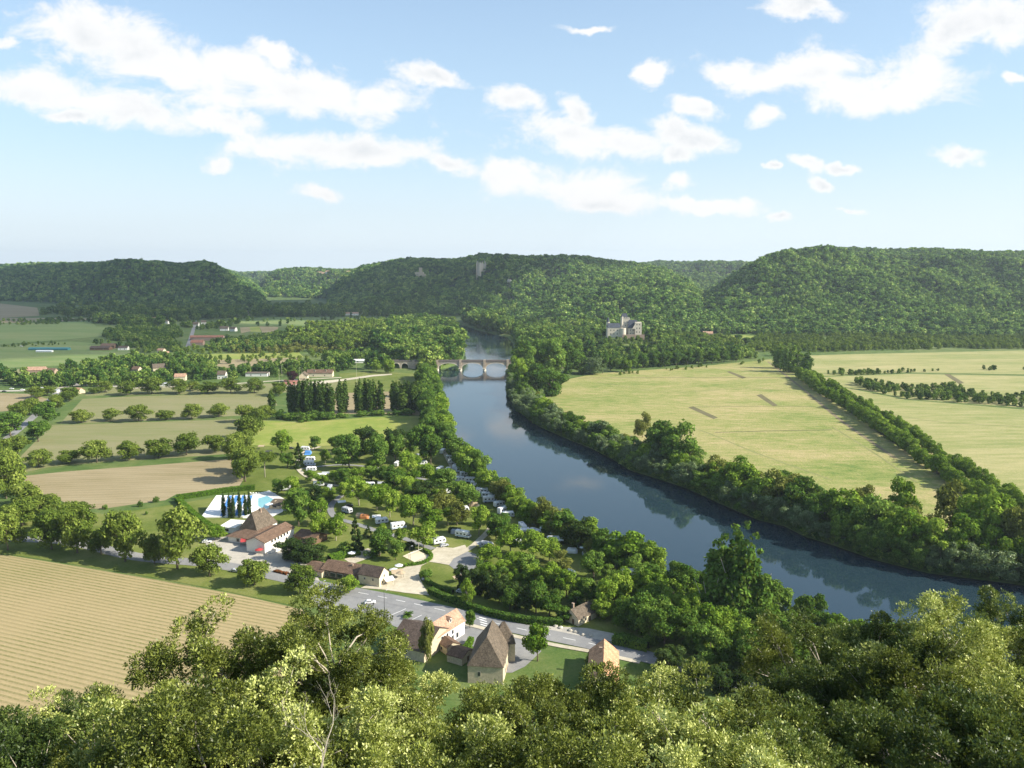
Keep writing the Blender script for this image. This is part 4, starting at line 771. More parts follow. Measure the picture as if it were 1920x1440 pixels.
def wood(name, label, pts, hs, ng, cat='wood', wf=(0.8, 1.2), sink=0.5):
    n = len(pts); me = bpy.data.meshes.new(name); me.vertices.add(n)
    z = height(pts[:,0], pts[:,1])-sink; me.vertices.foreach_set('co', np.column_stack([pts, z]).astype(np.float32).ravel())
    h = rng.uniform(hs[0], hs[1], n)*(0.75+0.5*vnoise(pts[:,0]/60, pts[:,1]/60)); h = np.where(rng.random(n) < 0.15, h*1.25, h); w = h*rng.uniform(wf[0], wf[1], n)
    for nm, ty, arr in (('siz','FLOAT_VECTOR',np.column_stack([w,w,h])),('rt','FLOAT_VECTOR',np.column_stack([np.zeros(n),np.zeros(n),rng.uniform(0,6.28,n)]))):
        a = me.attributes.new(nm, ty, 'POINT'); a.data.foreach_set('vector', arr.astype(np.float32).ravel())
    a = me.attributes.new('pick', 'INT', 'POINT'); a.data.foreach_set('value', rng.integers(0, 4, n).astype(np.int32))
    o = link(name, me); md = o.modifiers.new('scatter', 'NODES'); md.node_group = ng; tag(o, label, cat, kind='stuff'); return o
def clumpy(pts, keep, s): return pts[vnoise(pts[:,0]/s, pts[:,1]/s) < keep]
NG_hill = fprotos('forest', 230, 0.17, L_forest, 'hill'); NG_wood = fprotos('bank', 700, 0.085, L_wood, 'wood'); NG_woodb = fprotos('bank', 700, 0.085, L_woodb, 'woodb'); NG_orch = fprotos('forest', 300, 0.13, L_olive, 'orch')
def hillwood(name, label, pxr, yr, step, hs):
    # points on a jittered grid between the foot and just past the crest
    xs = np.arange(-6000, 6000, step); ys = np.arange(yr[0], yr[1], step); X, Y = np.meshgrid(xs, ys); X = (X+rng.uniform(-.45,.45,X.shape)*step).ravel(); Y = (Y+rng.uniform(-.45,.45,Y.shape)*step).ravel()
    px = 960+FPX*KD*X/Y; m = (px > pxr[0]) & (px < pxr[1]); X = X[m]; Y = Y[m]; px = px[m]; hz = hill_h(X, Y); m = hz > 1.0; X = X[m]; Y = Y[m]; hz = hz[m]; px = px[m]
    # drop what lies beyond the crest seen from the valley: keep where height still rises or just past
    el = (hz+8-H)/Y; b = np.round(px/4).astype(int); order = np.argsort(Y); keep = np.zeros(len(X), bool); best = {}
    for i in order:
        m0 = best.get(b[i], -9)
        if el[i] > m0-0.008: keep[i] = True
        if el[i] > m0: best[b[i]] = el[i]
    return wood(name, label, np.column_stack([X, Y])[keep], hs, NG_hill)
hillwood('hillside_forest', 'forest of the big right hill rising behind the meadows', (1280, 2040), (1440, 2650), 8.2, (7, 13.5))
hillwood('hillside_forest', 'forest on the long central ridge above the river bend', (560, 1345), (1500, 3450), 9.6, (7, 14.5))
hillwood('hillside_forest', 'shaded forest on the flat-topped hill at the left', (-120, 520), (2540, 3950), 11.5, (8, 16))
hillwood('distant_forest', 'forest of the pale far hills seen through the valley gaps', (-100, 1600), (3200, 7000), 22.0, (12, 18))
def inpoly(poly, step, jit=0.42):
    P = np.array([(G(x,y).x, G(x,y).y) for x, y in poly]); x0, y0 = P.min(0); x1, y1 = P.max(0)
    X, Y = np.meshgrid(np.arange(x0, x1, step), np.arange(y0, y1, step)); X = (X+rng.uniform(-jit,jit,X.shape)*step).ravel(); Y = (Y+rng.uniform(-jit,jit,Y.shape)*step).ravel()
    m = sdist(X, Y, P) < 0; p = np.column_stack([X[m], Y[m]]); d = sdist(p[:,0], p[:,1], RIV); p = p[d > 5]; return p[np.hypot(p[:,0]-KNOLL[0], (p[:,1]-KNOLL[1]+45)*0.7) > 52]
FARH = [
 (132,582,24,14,7,11,0.2,M_white,T_red,'pale farmhouse with orange-red roof at the foot of the left hill'),
 (116,581,24,12,5,9,0.1,M_brick,T_red,'long red roofed barn left of the hill-foot farmhouse'),
 (162,580,26,12,5,9,0.0,M_stone,T_grey,'farm building right of the hill-foot farmhouse'),
 (291,600,14,10,5,8.5,0.3,M_cream,T_pink,'house with pinkish roof left of the white cube house'),
 (311,606,15,10,6,9,-0.1,M_white,T_grey,'white house among dark trees beside the village road'),
 (69,700,22,11,5.5,9,0.15,M_brick,T_pink,'pink walled farmhouse with long tiled roof at the left'),
 (98,699,10,8,4,6.5,0.0,M_brick,T_brown,'small brown shed right of the pink farmhouse'),
 (257,697,9,8,4.5,7.5,-0.2,M_stone,T_brown,'little brown roofed house in dark trees'),
 (298,694,14,12,4.5,9,0.5,M_stone,T_grey,'house with large grey-pink pyramid roof in dark trees'),
 (308,668,13,9,4.5,8,0.4,M_white,T_pink,'white house with pink roof beside the farm track'),
 (303,660,11,7,4,6.5,-0.3,M_cream,T_pink,'small pink roofed house behind the white one'),
 (147,736,11,8,3,6,-0.5,M_stone,T_orange,'small hut with orange-pink roof near the side road'),
 (339,712,12,9,5,8,0.2,M_cream,T_pink,'cream house with pink roof behind the walnut row'),
 (392,637,52,13,6,9,0.02,M_brick,T_red,'very long red roofed farm building in the left plain'),
 (371,646,20,14,5,9,0.1,M_brick,T_red,'red roofed barn below the long farm building'),
 (365,636,14,10,5,8,0.2,M_brick,T_red,'red roofed shed left of the long farm building'),
 (368,611,12,9,5,10,0.0,M_white,T_grey,'small white gabled cottage left of the pair'),
 (382,607,11,8,5,9,0.3,M_white,T_grey,'small white gabled cottage right of the pair'),
 (421,619,16,9,5,9.5,0.1,M_white,T_grey,'white house with grey roof beside the stubble patch'),
 (438,620,12,9,5,9,-0.3,M_white,T_grey,'white house with gable facing the stubble patch'),
 (459,589,34,16,7,10,0.0,M_stone,T_grey,'large grey roofed barn at the foot of the hills'),
 (417,709,9,8,5.5,9.5,0.05,M_white,T_grey,'white gabled house in the middle of the village'),
 (638,620,26,12,6,9,0.0,M_cream,T_brown,'cream house with brown roof in the bright plantation'),
 (660,590,34,12,5,8,0.1,M_white,T_pink,'long pale building by the far river woods'),
 (648,614,40,12,4,7,0.0,M_wood,T_dark,'long dark barn in the middle plain'),
 (1327,628,18,10,4.5,8,-0.1,M_brick,T_pink,'pinkish barn on the sunny slope right of the castle'),
 (1363,622,8,7,5,9,0.0,M_cream,T_grey,'small gabled house on the sunny slope'),
 (1275,655,15,9,3.5,7,0.1,M_stone,T_dark,'small dark roofed house in the trees below the castle'),
 (1310,650,12,8,3.5,6.5,0.2,M_stone,T_brown,'brown shed beside the hedge below the castle'),
]
EXC = [(h[0], h[1], h[2]) for h in FARH]+[(190,655,30),(205,652,22),(232,655,14),(93,655,62),(601,705,30),(570,711,9),(483,704,26),(680,679,24),(82,731,22),(310,722,11)]
EXC = [(G(x, y+1), L) for x, y, L in EXC]
def clear_houses(p):     # gardens: nothing planted on a house or right in front of it
    k = np.ones(len(p), bool)
    for g, L in EXC:
        t = p[:,1]/g.y; k &= ~((np.abs(p[:,0]-g.x*t) < L/2+5) & (p[:,1] < g.y+9) & (p[:,1] > g.y-70))
    return p[k]
WOODS = [  # outline in the photograph, spacing, height range, protos, keep, label
 ([(700,640),(760,615),(845,618),(875,650),(872,678),(820,690),(760,690),(700,668)], 11, (18,27), NG_wood, 1, 'tall leafy wood on the inner bend above the bridge'),
 ([(880,676),(830,694),(780,694),(800,684),(860,672)], 8, (9,13), NG_woodb, 1, 'low bright riverside thicket left of the bridge arches'),
 ([(868,604),(905,620),(950,630),(958,622),(940,606),(900,598)], 13, (22,30), NG_wood, 1, 'rounded grove of tall trees at the inside of the river bend'),
 ([(955,650),(965,630),(1000,622),(1050,628),(1060,668),(975,668)], 12, (16,24), NG_wood, 1, 'wood on the right bank upstream of the bridge'),
 ([(960,628),(985,612),(1130,620),(1130,650),(1050,650)], 13, (14,22), NG_wood, 1, 'dense trees between river and castle knoll'),
 ([(1095,668),(1130,645),(1220,650),(1330,655),(1400,660),(1420,672),(1240,688),(1140,694)], 11, (11,17), NG_wood, 0.9, 'dark wood below the castle along the meadow'),
 ([(1230,630),(1330,633),(1400,648),(1330,655),(1230,648)], 12, (9,14), NG_woodb, 0.8, 'light trees and scrub right of the castle'),
 ([(1420,630),(1500,626),(1700,632),(2100,634),(2100,652),(1700,656),(1540,660),(1440,664),(1400,655)], 9.5, (6,9), NG_woodb, 0.85, 'pale orchard belt at the foot of the right hill'),
 ([(540,640),(620,615),(700,612),(750,622),(700,650),(640,660),(545,650)], 13, (14,22), NG_woodb, 0.85, 'bright plantation in the middle of the left plain'),
 ([(400,640),(560,628),(560,655),(440,662),(390,658)], 10, (8,12), NG_wood, 0.8, 'scrubby orchard behind the red roofed farm'),
 ([(430,650),(640,650),(650,662),(560,662),(440,664)], 12, (6,9), NG_orch, 0.75, 'rows of small fruit trees before the long tan field'),
 ([(180,646),(260,640),(330,640),(350,662),(280,668),(240,655)], 12, (8,12), NG_wood, 0.6, 'trees around the dark farm sheds'),
 ([(190,630),(215,618),(330,616),(345,632),(300,640),(210,640)], 11, (8,12), NG_wood, 0.85, 'dark orchard block north of the farm sheds'),
 ([(0,722),(0,706),(60,712),(130,692),(240,684),(330,690),(400,692),(400,712),(340,722),(200,726),(120,726),(60,728)], 11, (10,17), NG_wood, 0.8, 'dark village trees at the left behind the walnut rows'),
 ([(400,712),(400,694),(560,688),(640,690),(640,700),(560,706),(480,712)], 11, (7,12), NG_wood, 0.62, 'village garden trees left of the station'),
 ([(610,676),(700,664),(735,670),(730,692),(640,696)], 11, (11,17), NG_wood, 0.9, 'trees behind the station beside the bridge ramp'),
 ([(175,606),(180,600),(300,603),(330,612),(240,612)], 15, (12,20), NG_wood, 0.8, 'dark trees in the shade left of the village road'),
 ([(330,612),(440,604),(430,618),(360,618)], 14, (8,14), NG_wood, 0.65, 'garden trees around the white gabled cottages'),
 ([(160,598),(300,588),(800,588),(810,598),(700,594),(440,596),(330,604),(180,600)], 19, (14,22), NG_wood, 0.72, 'belt of shaded trees below the left hill'),
 ([(60,588),(160,578),(520,577),(800,580),(800,588),(300,588),(160,596),(85,592)], 24, (14,24), NG_wood, 0.78, 'far dark tree belt at the foot of the hills'),
 ([(700,612),(760,604),(800,606),(830,614),(760,618)], 13, (14,22), NG_wood, 0.9, 'trees along the far left bank'),
 ([(560,612),(640,606),(700,610),(620,616)], 15, (8,13), NG_wood, 0.6, 'hedges in the middle of the left plain'),
 ([(1590,716),(1660,722),(1700,728),(1920,742),(2300,760),(2300,774),(1920,765),(1820,756),(1700,750),(1640,736)], 8.5, (5.5,9), NG_wood, 0.85, 'dark hedge thicket crossing the right pasture'),
 ([(1550,700),(1700,696),(1780,694),(1700,700),(1560,705)], 8, (4,6), NG_wood, 0.7, 'low hedge between the dry pastures'),
 ([(1840,692),(1920,687),(2300,680),(2300,686),(1920,693),(1850,696)], 9, (4,6), NG_wood, 0.7, 'bushes at the right end of the pasture boundary'),
]
for poly, st, hs, ng, kp, lab in WOODS:
    p = clumpy(inpoly(poly, st), kp, 30) if kp < 1 else inpoly(poly, st)
    p = clear_houses(p)
    if len(p): wood('far_wood', lab, p, hs, ng, 'thicket' if 'hedge' in lab or 'bush' in lab else 'wood', (0.75, 1.1))
for poly, st, kp_, hs, ng, lab in [
 ([(0,602),(240,598),(240,606),(0,610)], 14, .55, (5,10), NG_wood, 'broken hedge across the far left fields'),
 ([(0,646),(160,641),(160,645),(0,652)], 11, .5, (3,6), NG_wood, 'low scrub line left of the greenhouse'),
 ([(260,655),(420,650),(420,664),(260,668)], 15, .5, (7,13), NG_woodb, 'scattered garden trees in the left plain'),
 ([(430,598),(760,597),(760,612),(440,612)], 24, .35, (7,13), NG_wood, 'scattered trees on the shaded far meadows'),
 ([(360,672),(560,664),(700,668),(640,676),(400,684)], 16, .4, (5,10), NG_woodb, 'scattered fruit trees beside the long tan field'),
 ([(150,690),(360,676),(420,690),(300,698),(160,702)], 13, .6, (10,18), NG_wood, 'tall garden trees at the back of the village'),
 ([(1400,640),(1480,660),(1440,672),(1380,660)], 12, .5, (6,11), NG_woodb, 'loose trees between castle wood and orchard belt'),
 ([(1085,706),(1440,676),(1440,680),(1100,709)], 9, .5, (3,6), NG_woodb, 'low bushes along the far edge of the meadow')]:
    p = clear_houses(clumpy(inpoly(poly, st), kp_, 35)); wood('far_wood', lab, p, hs, ng, 'scrub', (0.75, 1.15))
# scrub overhanging the water on both banks
def bankscrub(P, side, lab, name='bank_scrub'):
    q = [p+Vector((-d.y, d.x))*side*random.uniform(-2.2, 3.2)+d*random.uniform(-1,1) for p, d in along(P, 1.3)]; q = np.array([(v.x, v.y) for v in q]); wood(name, lab, q, (2.2, 5.0), NG_wood, 'scrub', (0.9, 1.5), sink=1.6)
bankscrub(rb, -1, 'low scrub hanging over the water along the far bank'); bankscrub(lb, -1, 'low scrub hanging over the water along the campsite bank')
a_ = rng.uniform(0, 6.28, 160); rr_ = np.sqrt(rng.random(160))*50; fp = np.column_stack([KNOLL[0]+np.cos(a_)*rr_*1.1, KNOLL[1]-60+np.sin(a_)*rr_*0.8]); wood('far_wood', 'low trees on the slope below the castle walls', fp[fp[:,1] < KNOLL[1]-32], (4, 8), NG_wood)
# trees on and around the castle knoll
a = rng.uniform(0, 6.28, 420); r_ = 32+rng.random(420)**0.7*95; kp = np.column_stack([KNOLL[0]+np.cos(a)*r_*1.2, KNOLL[1]+np.sin(a)*r_])
kp = kp[~((kp[:,1] < KNOLL[1]-2) & (np.abs(kp[:,0]-KNOLL[0]) < 38))]; kp = kp[np.hypot(kp[:,0]-KNOLL[0], kp[:,1]-KNOLL[1]) > 36]
wood('far_wood', 'park trees wrapped round the castle knoll', kp, (11, 17), NG_wood)

# ------------------------------------------------------------------ foreground oaks on the cliff
def oak_proto(seed, tufts, mat, R=4.6, dens=1.0, bare=False, hgt=11.0, leaf=(0.12, 0.23)):
    r = np.random.default_rng(seed); rr = random.Random(seed); mb = MB(); lob = []
    mb.tube([(0,0,-3.0),(0.1,0,0),(0.25,0.1,hgt*0.3),(0.1,-0.1,hgt*0.55)], [0.34,0.28,0.22,0.15], 8)
    tips = []
    for i in range(13):
        a = i*2.4+rr.uniform(-.3,.3); zz = hgt*(0.25+0.30*rr.random()); q = R*rr.uniform(0.45,0.85); ze = hgt*(0.5+0.42*rr.random())*(1.0 if q < R*0.7 else 0.85)
        p0 = Vector((0.2,0,zz)); p2 = Vector((math.cos(a)*q, math.sin(a)*q, ze)); p1 = (p0+p2)/2+Vector((rr.uniform(-.5,.5), rr.uniform(-.5,.5), rr.uniform(-.3,.7)))
        mb.tube([p0,p1,p2], [0.10,0.07,0.03], 5); tips.append(p2)
        for j in range(4):
            b = a+rr.uniform(-1.1,1.1); p3 = p2+Vector((math.cos(b), math.sin(b), rr.uniform(0,1)))*rr.uniform(0.7,1.5); mb.tube([p1.lerp(p2, 0.4+0.15*j), p3], [0.035,0.012], 4); tips.append(p3)
    for i in range(4): tips.append(Vector((rr.uniform(-1,1), rr.uniform(-1,1), hgt*rr.uniform(0.86,0.95))))
    tips = np.array([tuple(t) for t in tips]); lobr = r.uniform(0.50, 1.15, len(tips))*R/4.6
    li = r.integers(0, len(tips), tufts); d = r.normal(size=(tufts,3)); d[:,2] = d[:,2]*0.8+0.25; d /= np.linalg.norm(d, axis=1, keepdims=True)
    C = tips[li]+d*lobr[li][:,None]*(r.uniform(0.55,1.08,tufts)[:,None])*np.array([1,1,0.8])
    k = 11; n = tufts*k; ti = np.repeat(np.arange(tufts), k)
    out = d[ti]*0.7+r.normal(size=(n,3))*0.65+np.array([0,0,0.35]); out /= np.linalg.norm(out, axis=1, keepdims=True)
    ln = r.uniform(leaf[0], leaf[1], n)[:,None]; B = C[ti]+out*ln*0.35+r.normal(size=(n,3))*0.07
    side = np.cross(out, r.normal(size=(n,3))); side /= np.linalg.norm(side, axis=1, keepdims=True); wd = ln*0.24
    V = np.stack([B, B+out*ln*0.5+side*wd, B+out*ln, B+out*ln*0.5-side*wd], 1).reshape(-1,3)
    tt = r.uniform(0.0, 0.8, len(tips))[li][ti]*0.5+r.uniform(0, 0.65, tufts)[ti]*0.6+r.normal(0, 0.18, n)
    new = r.random(tufts)[ti] < 0.22; tt = np.where(new, tt+0.3, tt)
    # darker filling leaves further in
    return mesh_np('crown', V, np.arange(4*n).reshape(-1,4), mat, np.clip(tt, 0, 1)), mb.mesh('trunk', M_pbark, True), hgt
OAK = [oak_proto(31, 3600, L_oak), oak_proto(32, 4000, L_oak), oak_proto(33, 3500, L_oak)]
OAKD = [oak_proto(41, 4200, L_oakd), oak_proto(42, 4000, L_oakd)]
FG = [ # column, top row, distance, kind, scale, label
 (15,1325,52,'d',1.0,'dark green tree at the lower left corner of the view'),
 (105,1372,44,'d',0.8,'low dark leafy tree beside the left corner tree'),
 (200,1288,42,'o',0.85,'oak whose sprays overlap the lower edge of the striped field'),
 (300,1258,40,'o',0.85,'oak reaching up against the middle of the striped field'),
 (400,1172,44,'o',1.0,'leafy oak with a rounded top before the ploughed rows'),
 (485,1152,45,'o',1.0,'oak with pale leaf sprays right of the ploughed rows'),
 (565,1165,46,'o',0.72,'oak between the field corner and the tall bare-branched oak'),
 (635,1115,46,'o',0.75,'tallest foreground oak with bare pale limbs, before the car park'),
 (695,1215,46,'o',0.6,'oak leaning toward the dark shed roof'),
 (785,1292,44,'o',0.7,'oak directly below the pink roofed house'),
 (880,1286,42,'o',0.8,'oak directly below the steep manor roof'),
 (1000,1250,44,'o',0.75,'pale oak right of the steep manor roof'),
 (1090,1275,44,'o',0.85,'oak below the small lawn with the round tree'),
 (1195,1295,42,'o',0.85,'oak below the orange roofed house'),
 (1300,1310,40,'o',0.9,'yellow-green oak left of the dark thicket'),
 (1420,1298,36,'o',0.9,'bright yellow-green oak beside the dark right-hand trees'),
 (1520,1160,72,'o',1.15,'oak standing against the river at the landing stage'),
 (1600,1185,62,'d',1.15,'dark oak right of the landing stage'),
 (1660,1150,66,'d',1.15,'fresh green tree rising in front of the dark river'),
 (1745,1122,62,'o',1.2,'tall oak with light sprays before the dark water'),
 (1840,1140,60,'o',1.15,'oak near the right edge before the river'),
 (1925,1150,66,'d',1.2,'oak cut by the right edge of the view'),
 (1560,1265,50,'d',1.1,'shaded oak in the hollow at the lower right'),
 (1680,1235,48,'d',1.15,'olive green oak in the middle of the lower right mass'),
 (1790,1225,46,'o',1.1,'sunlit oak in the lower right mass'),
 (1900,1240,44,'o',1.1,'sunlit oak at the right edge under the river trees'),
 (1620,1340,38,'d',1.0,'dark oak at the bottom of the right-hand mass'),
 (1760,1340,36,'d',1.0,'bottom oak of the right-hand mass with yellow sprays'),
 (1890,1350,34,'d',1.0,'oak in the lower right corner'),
 (60,1415,30,'d',0.8,'dark oak at the very bottom left'),
 (190,1368,32,'d',0.85,'bottom oak left of the light sprays'),
 (330,1345,30,'o',0.8,'light oak at the bottom under the field corner'),
 (450,1300,30,'o',0.9,'bright yellowish oak at the bottom left of centre'),
 (570,1290,32,'o',0.85,'bright oak just left of the bare limbs'),
 (690,1330,33,'o',0.9,'oak at the bottom behind the bare pale limbs'),
 (800,1370,32,'o',0.85,'oak at the bottom centre left'),
 (920,1365,31,'o',0.85,'oak at the bottom centre'),
 (1040,1350,31,'o',0.85,'oak at the bottom right of centre'),
 (1160,1365,30,'o',0.85,'yellow oak at the bottom below the orange roof'),
 (1290,1375,29,'o',0.85,'oak at the bottom with open yellow foliage'),
 (1410,1370,29,'o',0.85,'bottom oak next to the shaded hollow'),
 (1990,1150,62,'o',1.2,'oak just outside the right edge of the view'),(2080,1180,60,'d',1.2,'dark oak further outside the right edge'),(2190,1190,58,'o',1.2,'pale oak far outside the right edge'),(2000,1270,44,'o',1.1,'lower oak outside the right edge'),(2110,1300,42,'d',1.1,'dark lower oak outside the right edge'),(2010,1360,33,'d',1.0,'bottom oak outside the right edge'),(2230,1340,44,'o',1.1,'outermost lower oak on the right'),
 (-90,1330,50,'d',1.0,'dark tree outside the left edge'),(-200,1350,46,'o',1.0,'pale oak outside the left edge'),(-120,1420,32,'d',0.9,'bottom oak outside the left edge'),
 (1520,1390,31,'d',0.8,'dark bottom oak in the shaded hollow'),
]
def plant_oak(px, py, Y, k, s, lab):
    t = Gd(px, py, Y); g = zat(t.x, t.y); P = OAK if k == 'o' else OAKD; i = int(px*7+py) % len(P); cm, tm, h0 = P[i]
    hh = max(t.z-g, 5.0); sc = s*1.0; base = t.z-h0*sc*1.07
    root = empty('oak_tree', (t.x, t.y, min(g, base+4)), (px*0.37) % 6.283); tag(root, lab, 'tree', 'oaks on the cliff below the viewpoint')
    zs = (t.z-root.location.z)/(h0*0.97)
    # crowns keep their shape; a longer stem carries them where the slope is lower
    stem = max(0.0, t.z-root.location.z-h0*sc*1.07)
    tr = link('trunk', tm, root, (0,0,stem)); tr.scale = (sc, sc, sc); c = link('crown', cm, root, (0,0,stem)); c.scale = (sc, sc, sc)
    if stem > 2.5*sc:
        mb = MB(); mb.tube([(0,0,-0.5),(0.1*sc,0,stem*0.5),(0,0,stem)], [0.42*sc,0.36*sc,0.31*sc], 8); mb.build('lower_trunk', M_pbark, root, smooth=True)
    return root
for f in FG: plant_oak(*f)
# bare pale limbs in front of the tallest oak
def bare_limbs(px, py0, Y, scale, seed, lab):
    b = Gd(px, py0, Y); rr = random.Random(seed); mb = MB()
    def grow(p, d, l, r, n):
        q = p+d*l*0.5+Vector((rr.uniform(-1,1), rr.uniform(-1,1), 0))*l*0.08; e = q+(d+Vector((rr.uniform(-.3,.3), rr.uniform(-.3,.3), 0.1)))*l*0.5
        mb.tube([p,q,e], [r,r*0.8,r*0.6], 5)
        if n > 0:
            for i in range(3 if n > 1 else 2):
                a = rr.uniform(0, 6.28); nd = (d+Vector((math.cos(a)*0.75, math.sin(a)*0.4, rr.uniform(-0.25,0.5)))).normalized(); grow(p.lerp(e, 0.45+0.25*i) if i < 2 else e, nd, l*rr.uniform(0.55,0.8), r*0.5, n-1)
    grow(Vector((0,0,0)), Vector((0.05,0,1)).normalized(), 1.7*scale, 0.045*scale, 4)
    z0 = zat(b.x, b.y); root = empty('dead_tree', (b.x, b.y, z0)); tag(root, lab, 'tree')
    mb.build('branches', M_pbark, root, (0,0,b.z-z0)); m2 = MB(); m2.tube([(0,0,-0.5),(0,0,b.z-z0+0.1)], [0.14*scale,0.08*scale], 6); m2.build('trunk', M_pbark, root)
bare_limbs(600, 1475, 25, 0.85, 5, 'bare pale dead branches standing out of the oaks left of centre')
# filler trees on the lower slope, seen in gaps between the oaks
sl_ = []
for i in range(130):
    y = random.uniform(85, 182); x = random.uniform(-1.0, 1.15)*y
    sl_.append((x, y))
for i, (x, y) in enumerate(sorted(sl_)):
    g = zat(x, y); lim = H-y*math.tan(math.radians(30.5))      # stay under the sight line to the houses
    h = min(random.uniform(8, 12), max(2.5, lim-g-1.0) if abs(x) < 75 else 14)
    if h < 3.5: continue
    put(random.choice(['olive','bank','dark']), x, y, g-0.3, h, h*0.95, '%s tree from the left on the lower cliff slope between oaks and road' % ordw(i), 'trees on the lower cliff slope', name='slope_tree')
# ------------------------------------------------------------------ bridge
def bridge():
    Y0 = G(863, 694.5, -3).y; zd = ztop(675.5, Y0); Wd = 7.0
    X = lambda px: Gd(px, 690, Y0).x
    root = empty('railway_bridge', (X(870), Y0, 0)); tag(root, 'old brick and stone railway viaduct with white arch rings crossing the river', 'bridge'); ox = X(870)
    piers = [X(776), X(820), X(863.5), X(908.5), X(952), X(995)]; top = zd-1.3; spring = ztop(690.0, Y0)
    # spandrel wall with arch openings, extruded through the width
    mb = MB(); rings = []
    def arch(x0, x1, zs, zc, n=14):
        xm = (x0+x1)/2; a = (x1-x0)/2; return [(xm-a*math.cos(math.pi*i/n), zs+(zc-zs)*math.sin(math.pi*i/n)) for i in range(n+1)]
    spans = [(X(738.2), X(750.2), ztop(687.5, Y0), ztop(680.5, Y0), -0.5), (X(753), X(766), ztop(687.5, Y0), ztop(680.5, Y0), -0.5)]
    for a, b in zip(piers[:-1], piers[1:]): spans.append((a+1.9, b-1.9, spring, ztop(680.5, Y0), -5.5))
    x_l, x_r = X(729), X(1060); cur = x_l; y0, y1 = -Wd/2, Wd/2
    def band(xa, xb, za, zb):   # solid block of masonry
        mb.box(xa-ox, xb-ox, y0, y1, za, zb)
    for i, (a, b, zs, zc, zb) in enumerate(spans):
        band(cur, a, -1.0 if (i < 3) else zs-0.4, top); cur = b
        A = arch(a, b, zs, zc)
        for (p, q) in zip(A[:-1], A[1:]):      # masonry above the arch, with its soffit
            P = [(p[0]-ox, y0, p[1]), (q[0]-ox, y0, q[1]), (q[0]-ox, y0, top), (p[0]-ox, y0, top)]; mb.poly(P); mb.poly([(x, y1, z) for x, y, z in P][::-1])
            mb.poly([(p[0]-ox, y0, p[1]), (p[0]-ox, y1, p[1]), (q[0]-ox, y1, q[1]), (q[0]-ox, y0, q[1])])
        rg = MB(); t = 0.9; xm = (a+b)/2
        for (p, q) in zip(A[:-1], A[1:]):
            po = (xm+(p[0]-xm)*(1+t/(b-a)*2), zs+(p[1]-zs)*(1+t/(zc-zs))); qo = (xm+(q[0]-xm)*(1+t/(b-a)*2), zs+(q[1]-zs)*(1+t/(zc-zs)))
            for yy, fl in ((y0-0.12, False), (y1+0.12, True)): rg.poly([(p[0]-ox,yy,p[1]),(q[0]-ox,yy,q[1]),(qo[0]-ox,yy,qo[1]),(po[0]-ox,yy,po[1])], fl)
            for (u, w) in ((p, q), (po, qo)): rg.poly([(u[0]-ox,y0-0.12,u[1]),(w[0]-ox,y0-0.12,w[1]),(w[0]-ox,y1+0.12,w[1]-0.0),(u[0]-ox,y1+0.12,u[1])] if (u, w) == (po, qo) else [(u[0]-ox,y0-0.12,u[1]-0.03),(u[0]-ox,y1+0.12,u[1]-0.03),(w[0]-ox,y1+0.12,w[1]-0.03),(w[0]-ox,y0-0.12,w[1]-0.03)])
        rg.build('arch_ring', M_pale, root)
    band(cur, x_r, -1.0, top); mb.build('spandrel_wall', M_bridge, root)
    for i, x in enumerate(piers):
        pm = MB(); z0 = -5.5; z1 = spring-0.5
        n = 10; sec = [(-1.9,y0+0.2),(-1.4,y0-1.2),(0,y0-2.2),(1.4,y0-1.2),(1.9,y0+0.2),(1.9,y1-0.2),(1.4,y1+1.2),(0,y1+2.2),(-1.4,y1+1.2),(-1.9,y1-0.2)]
        lo = [(x-ox+sx*1.25, sy*1.05, z0) for sx, sy in sec]; hi = [(x-ox+sx, sy, z1) for sx, sy in sec]; k = len(sec)
        for j in range(k): pm.poly([lo[j], lo[(j+1)%k], hi[(j+1)%k], hi[j]])
        pm.poly(hi); pr = pm.build('pier', M_pale, root)
        cm = MB(); cm.box(x-ox-2.2, x-ox+2.2, y0-2.4, y1+2.4, z1+0.01, z1+0.7); cm.build('pier_cap', M_pale, pr)
        pl = MB(); pl.box(x-ox-1.5, x-ox+1.5, y0-0.7, y0-0.01, z1+0.7, zd+0.6); pl.box(x-ox-1.5, x-ox+1.5, y1+0.01, y1+0.7, z1+0.7, zd+0.6); pl.build('pilaster', M_bridge, pr)
    dk = MB(); dk.box(x_l-ox, x_r-ox, y0-0.45, y1+0.45, top+0.01, zd-0.7); dk.build('deck', M_dstone, root)
    for yy in (y0-0.4, y1+0.1):
        pr = MB(); pr.box(x_l-ox, x_r-ox, yy, yy+0.3, zd-0.69, zd+0.35); pr.build('parapet', M_dstone, root)
M_bridge = stones('bridge_masonry', (0.47,0.38,0.28), 0.6); M_pale = stones('pale_dressed_stone', (0.62,0.56,0.44), 0.5, 0.2); M_dstone = stones('dark_weathered_stone', (0.20,0.17,0.145), 0.5)
bridge()

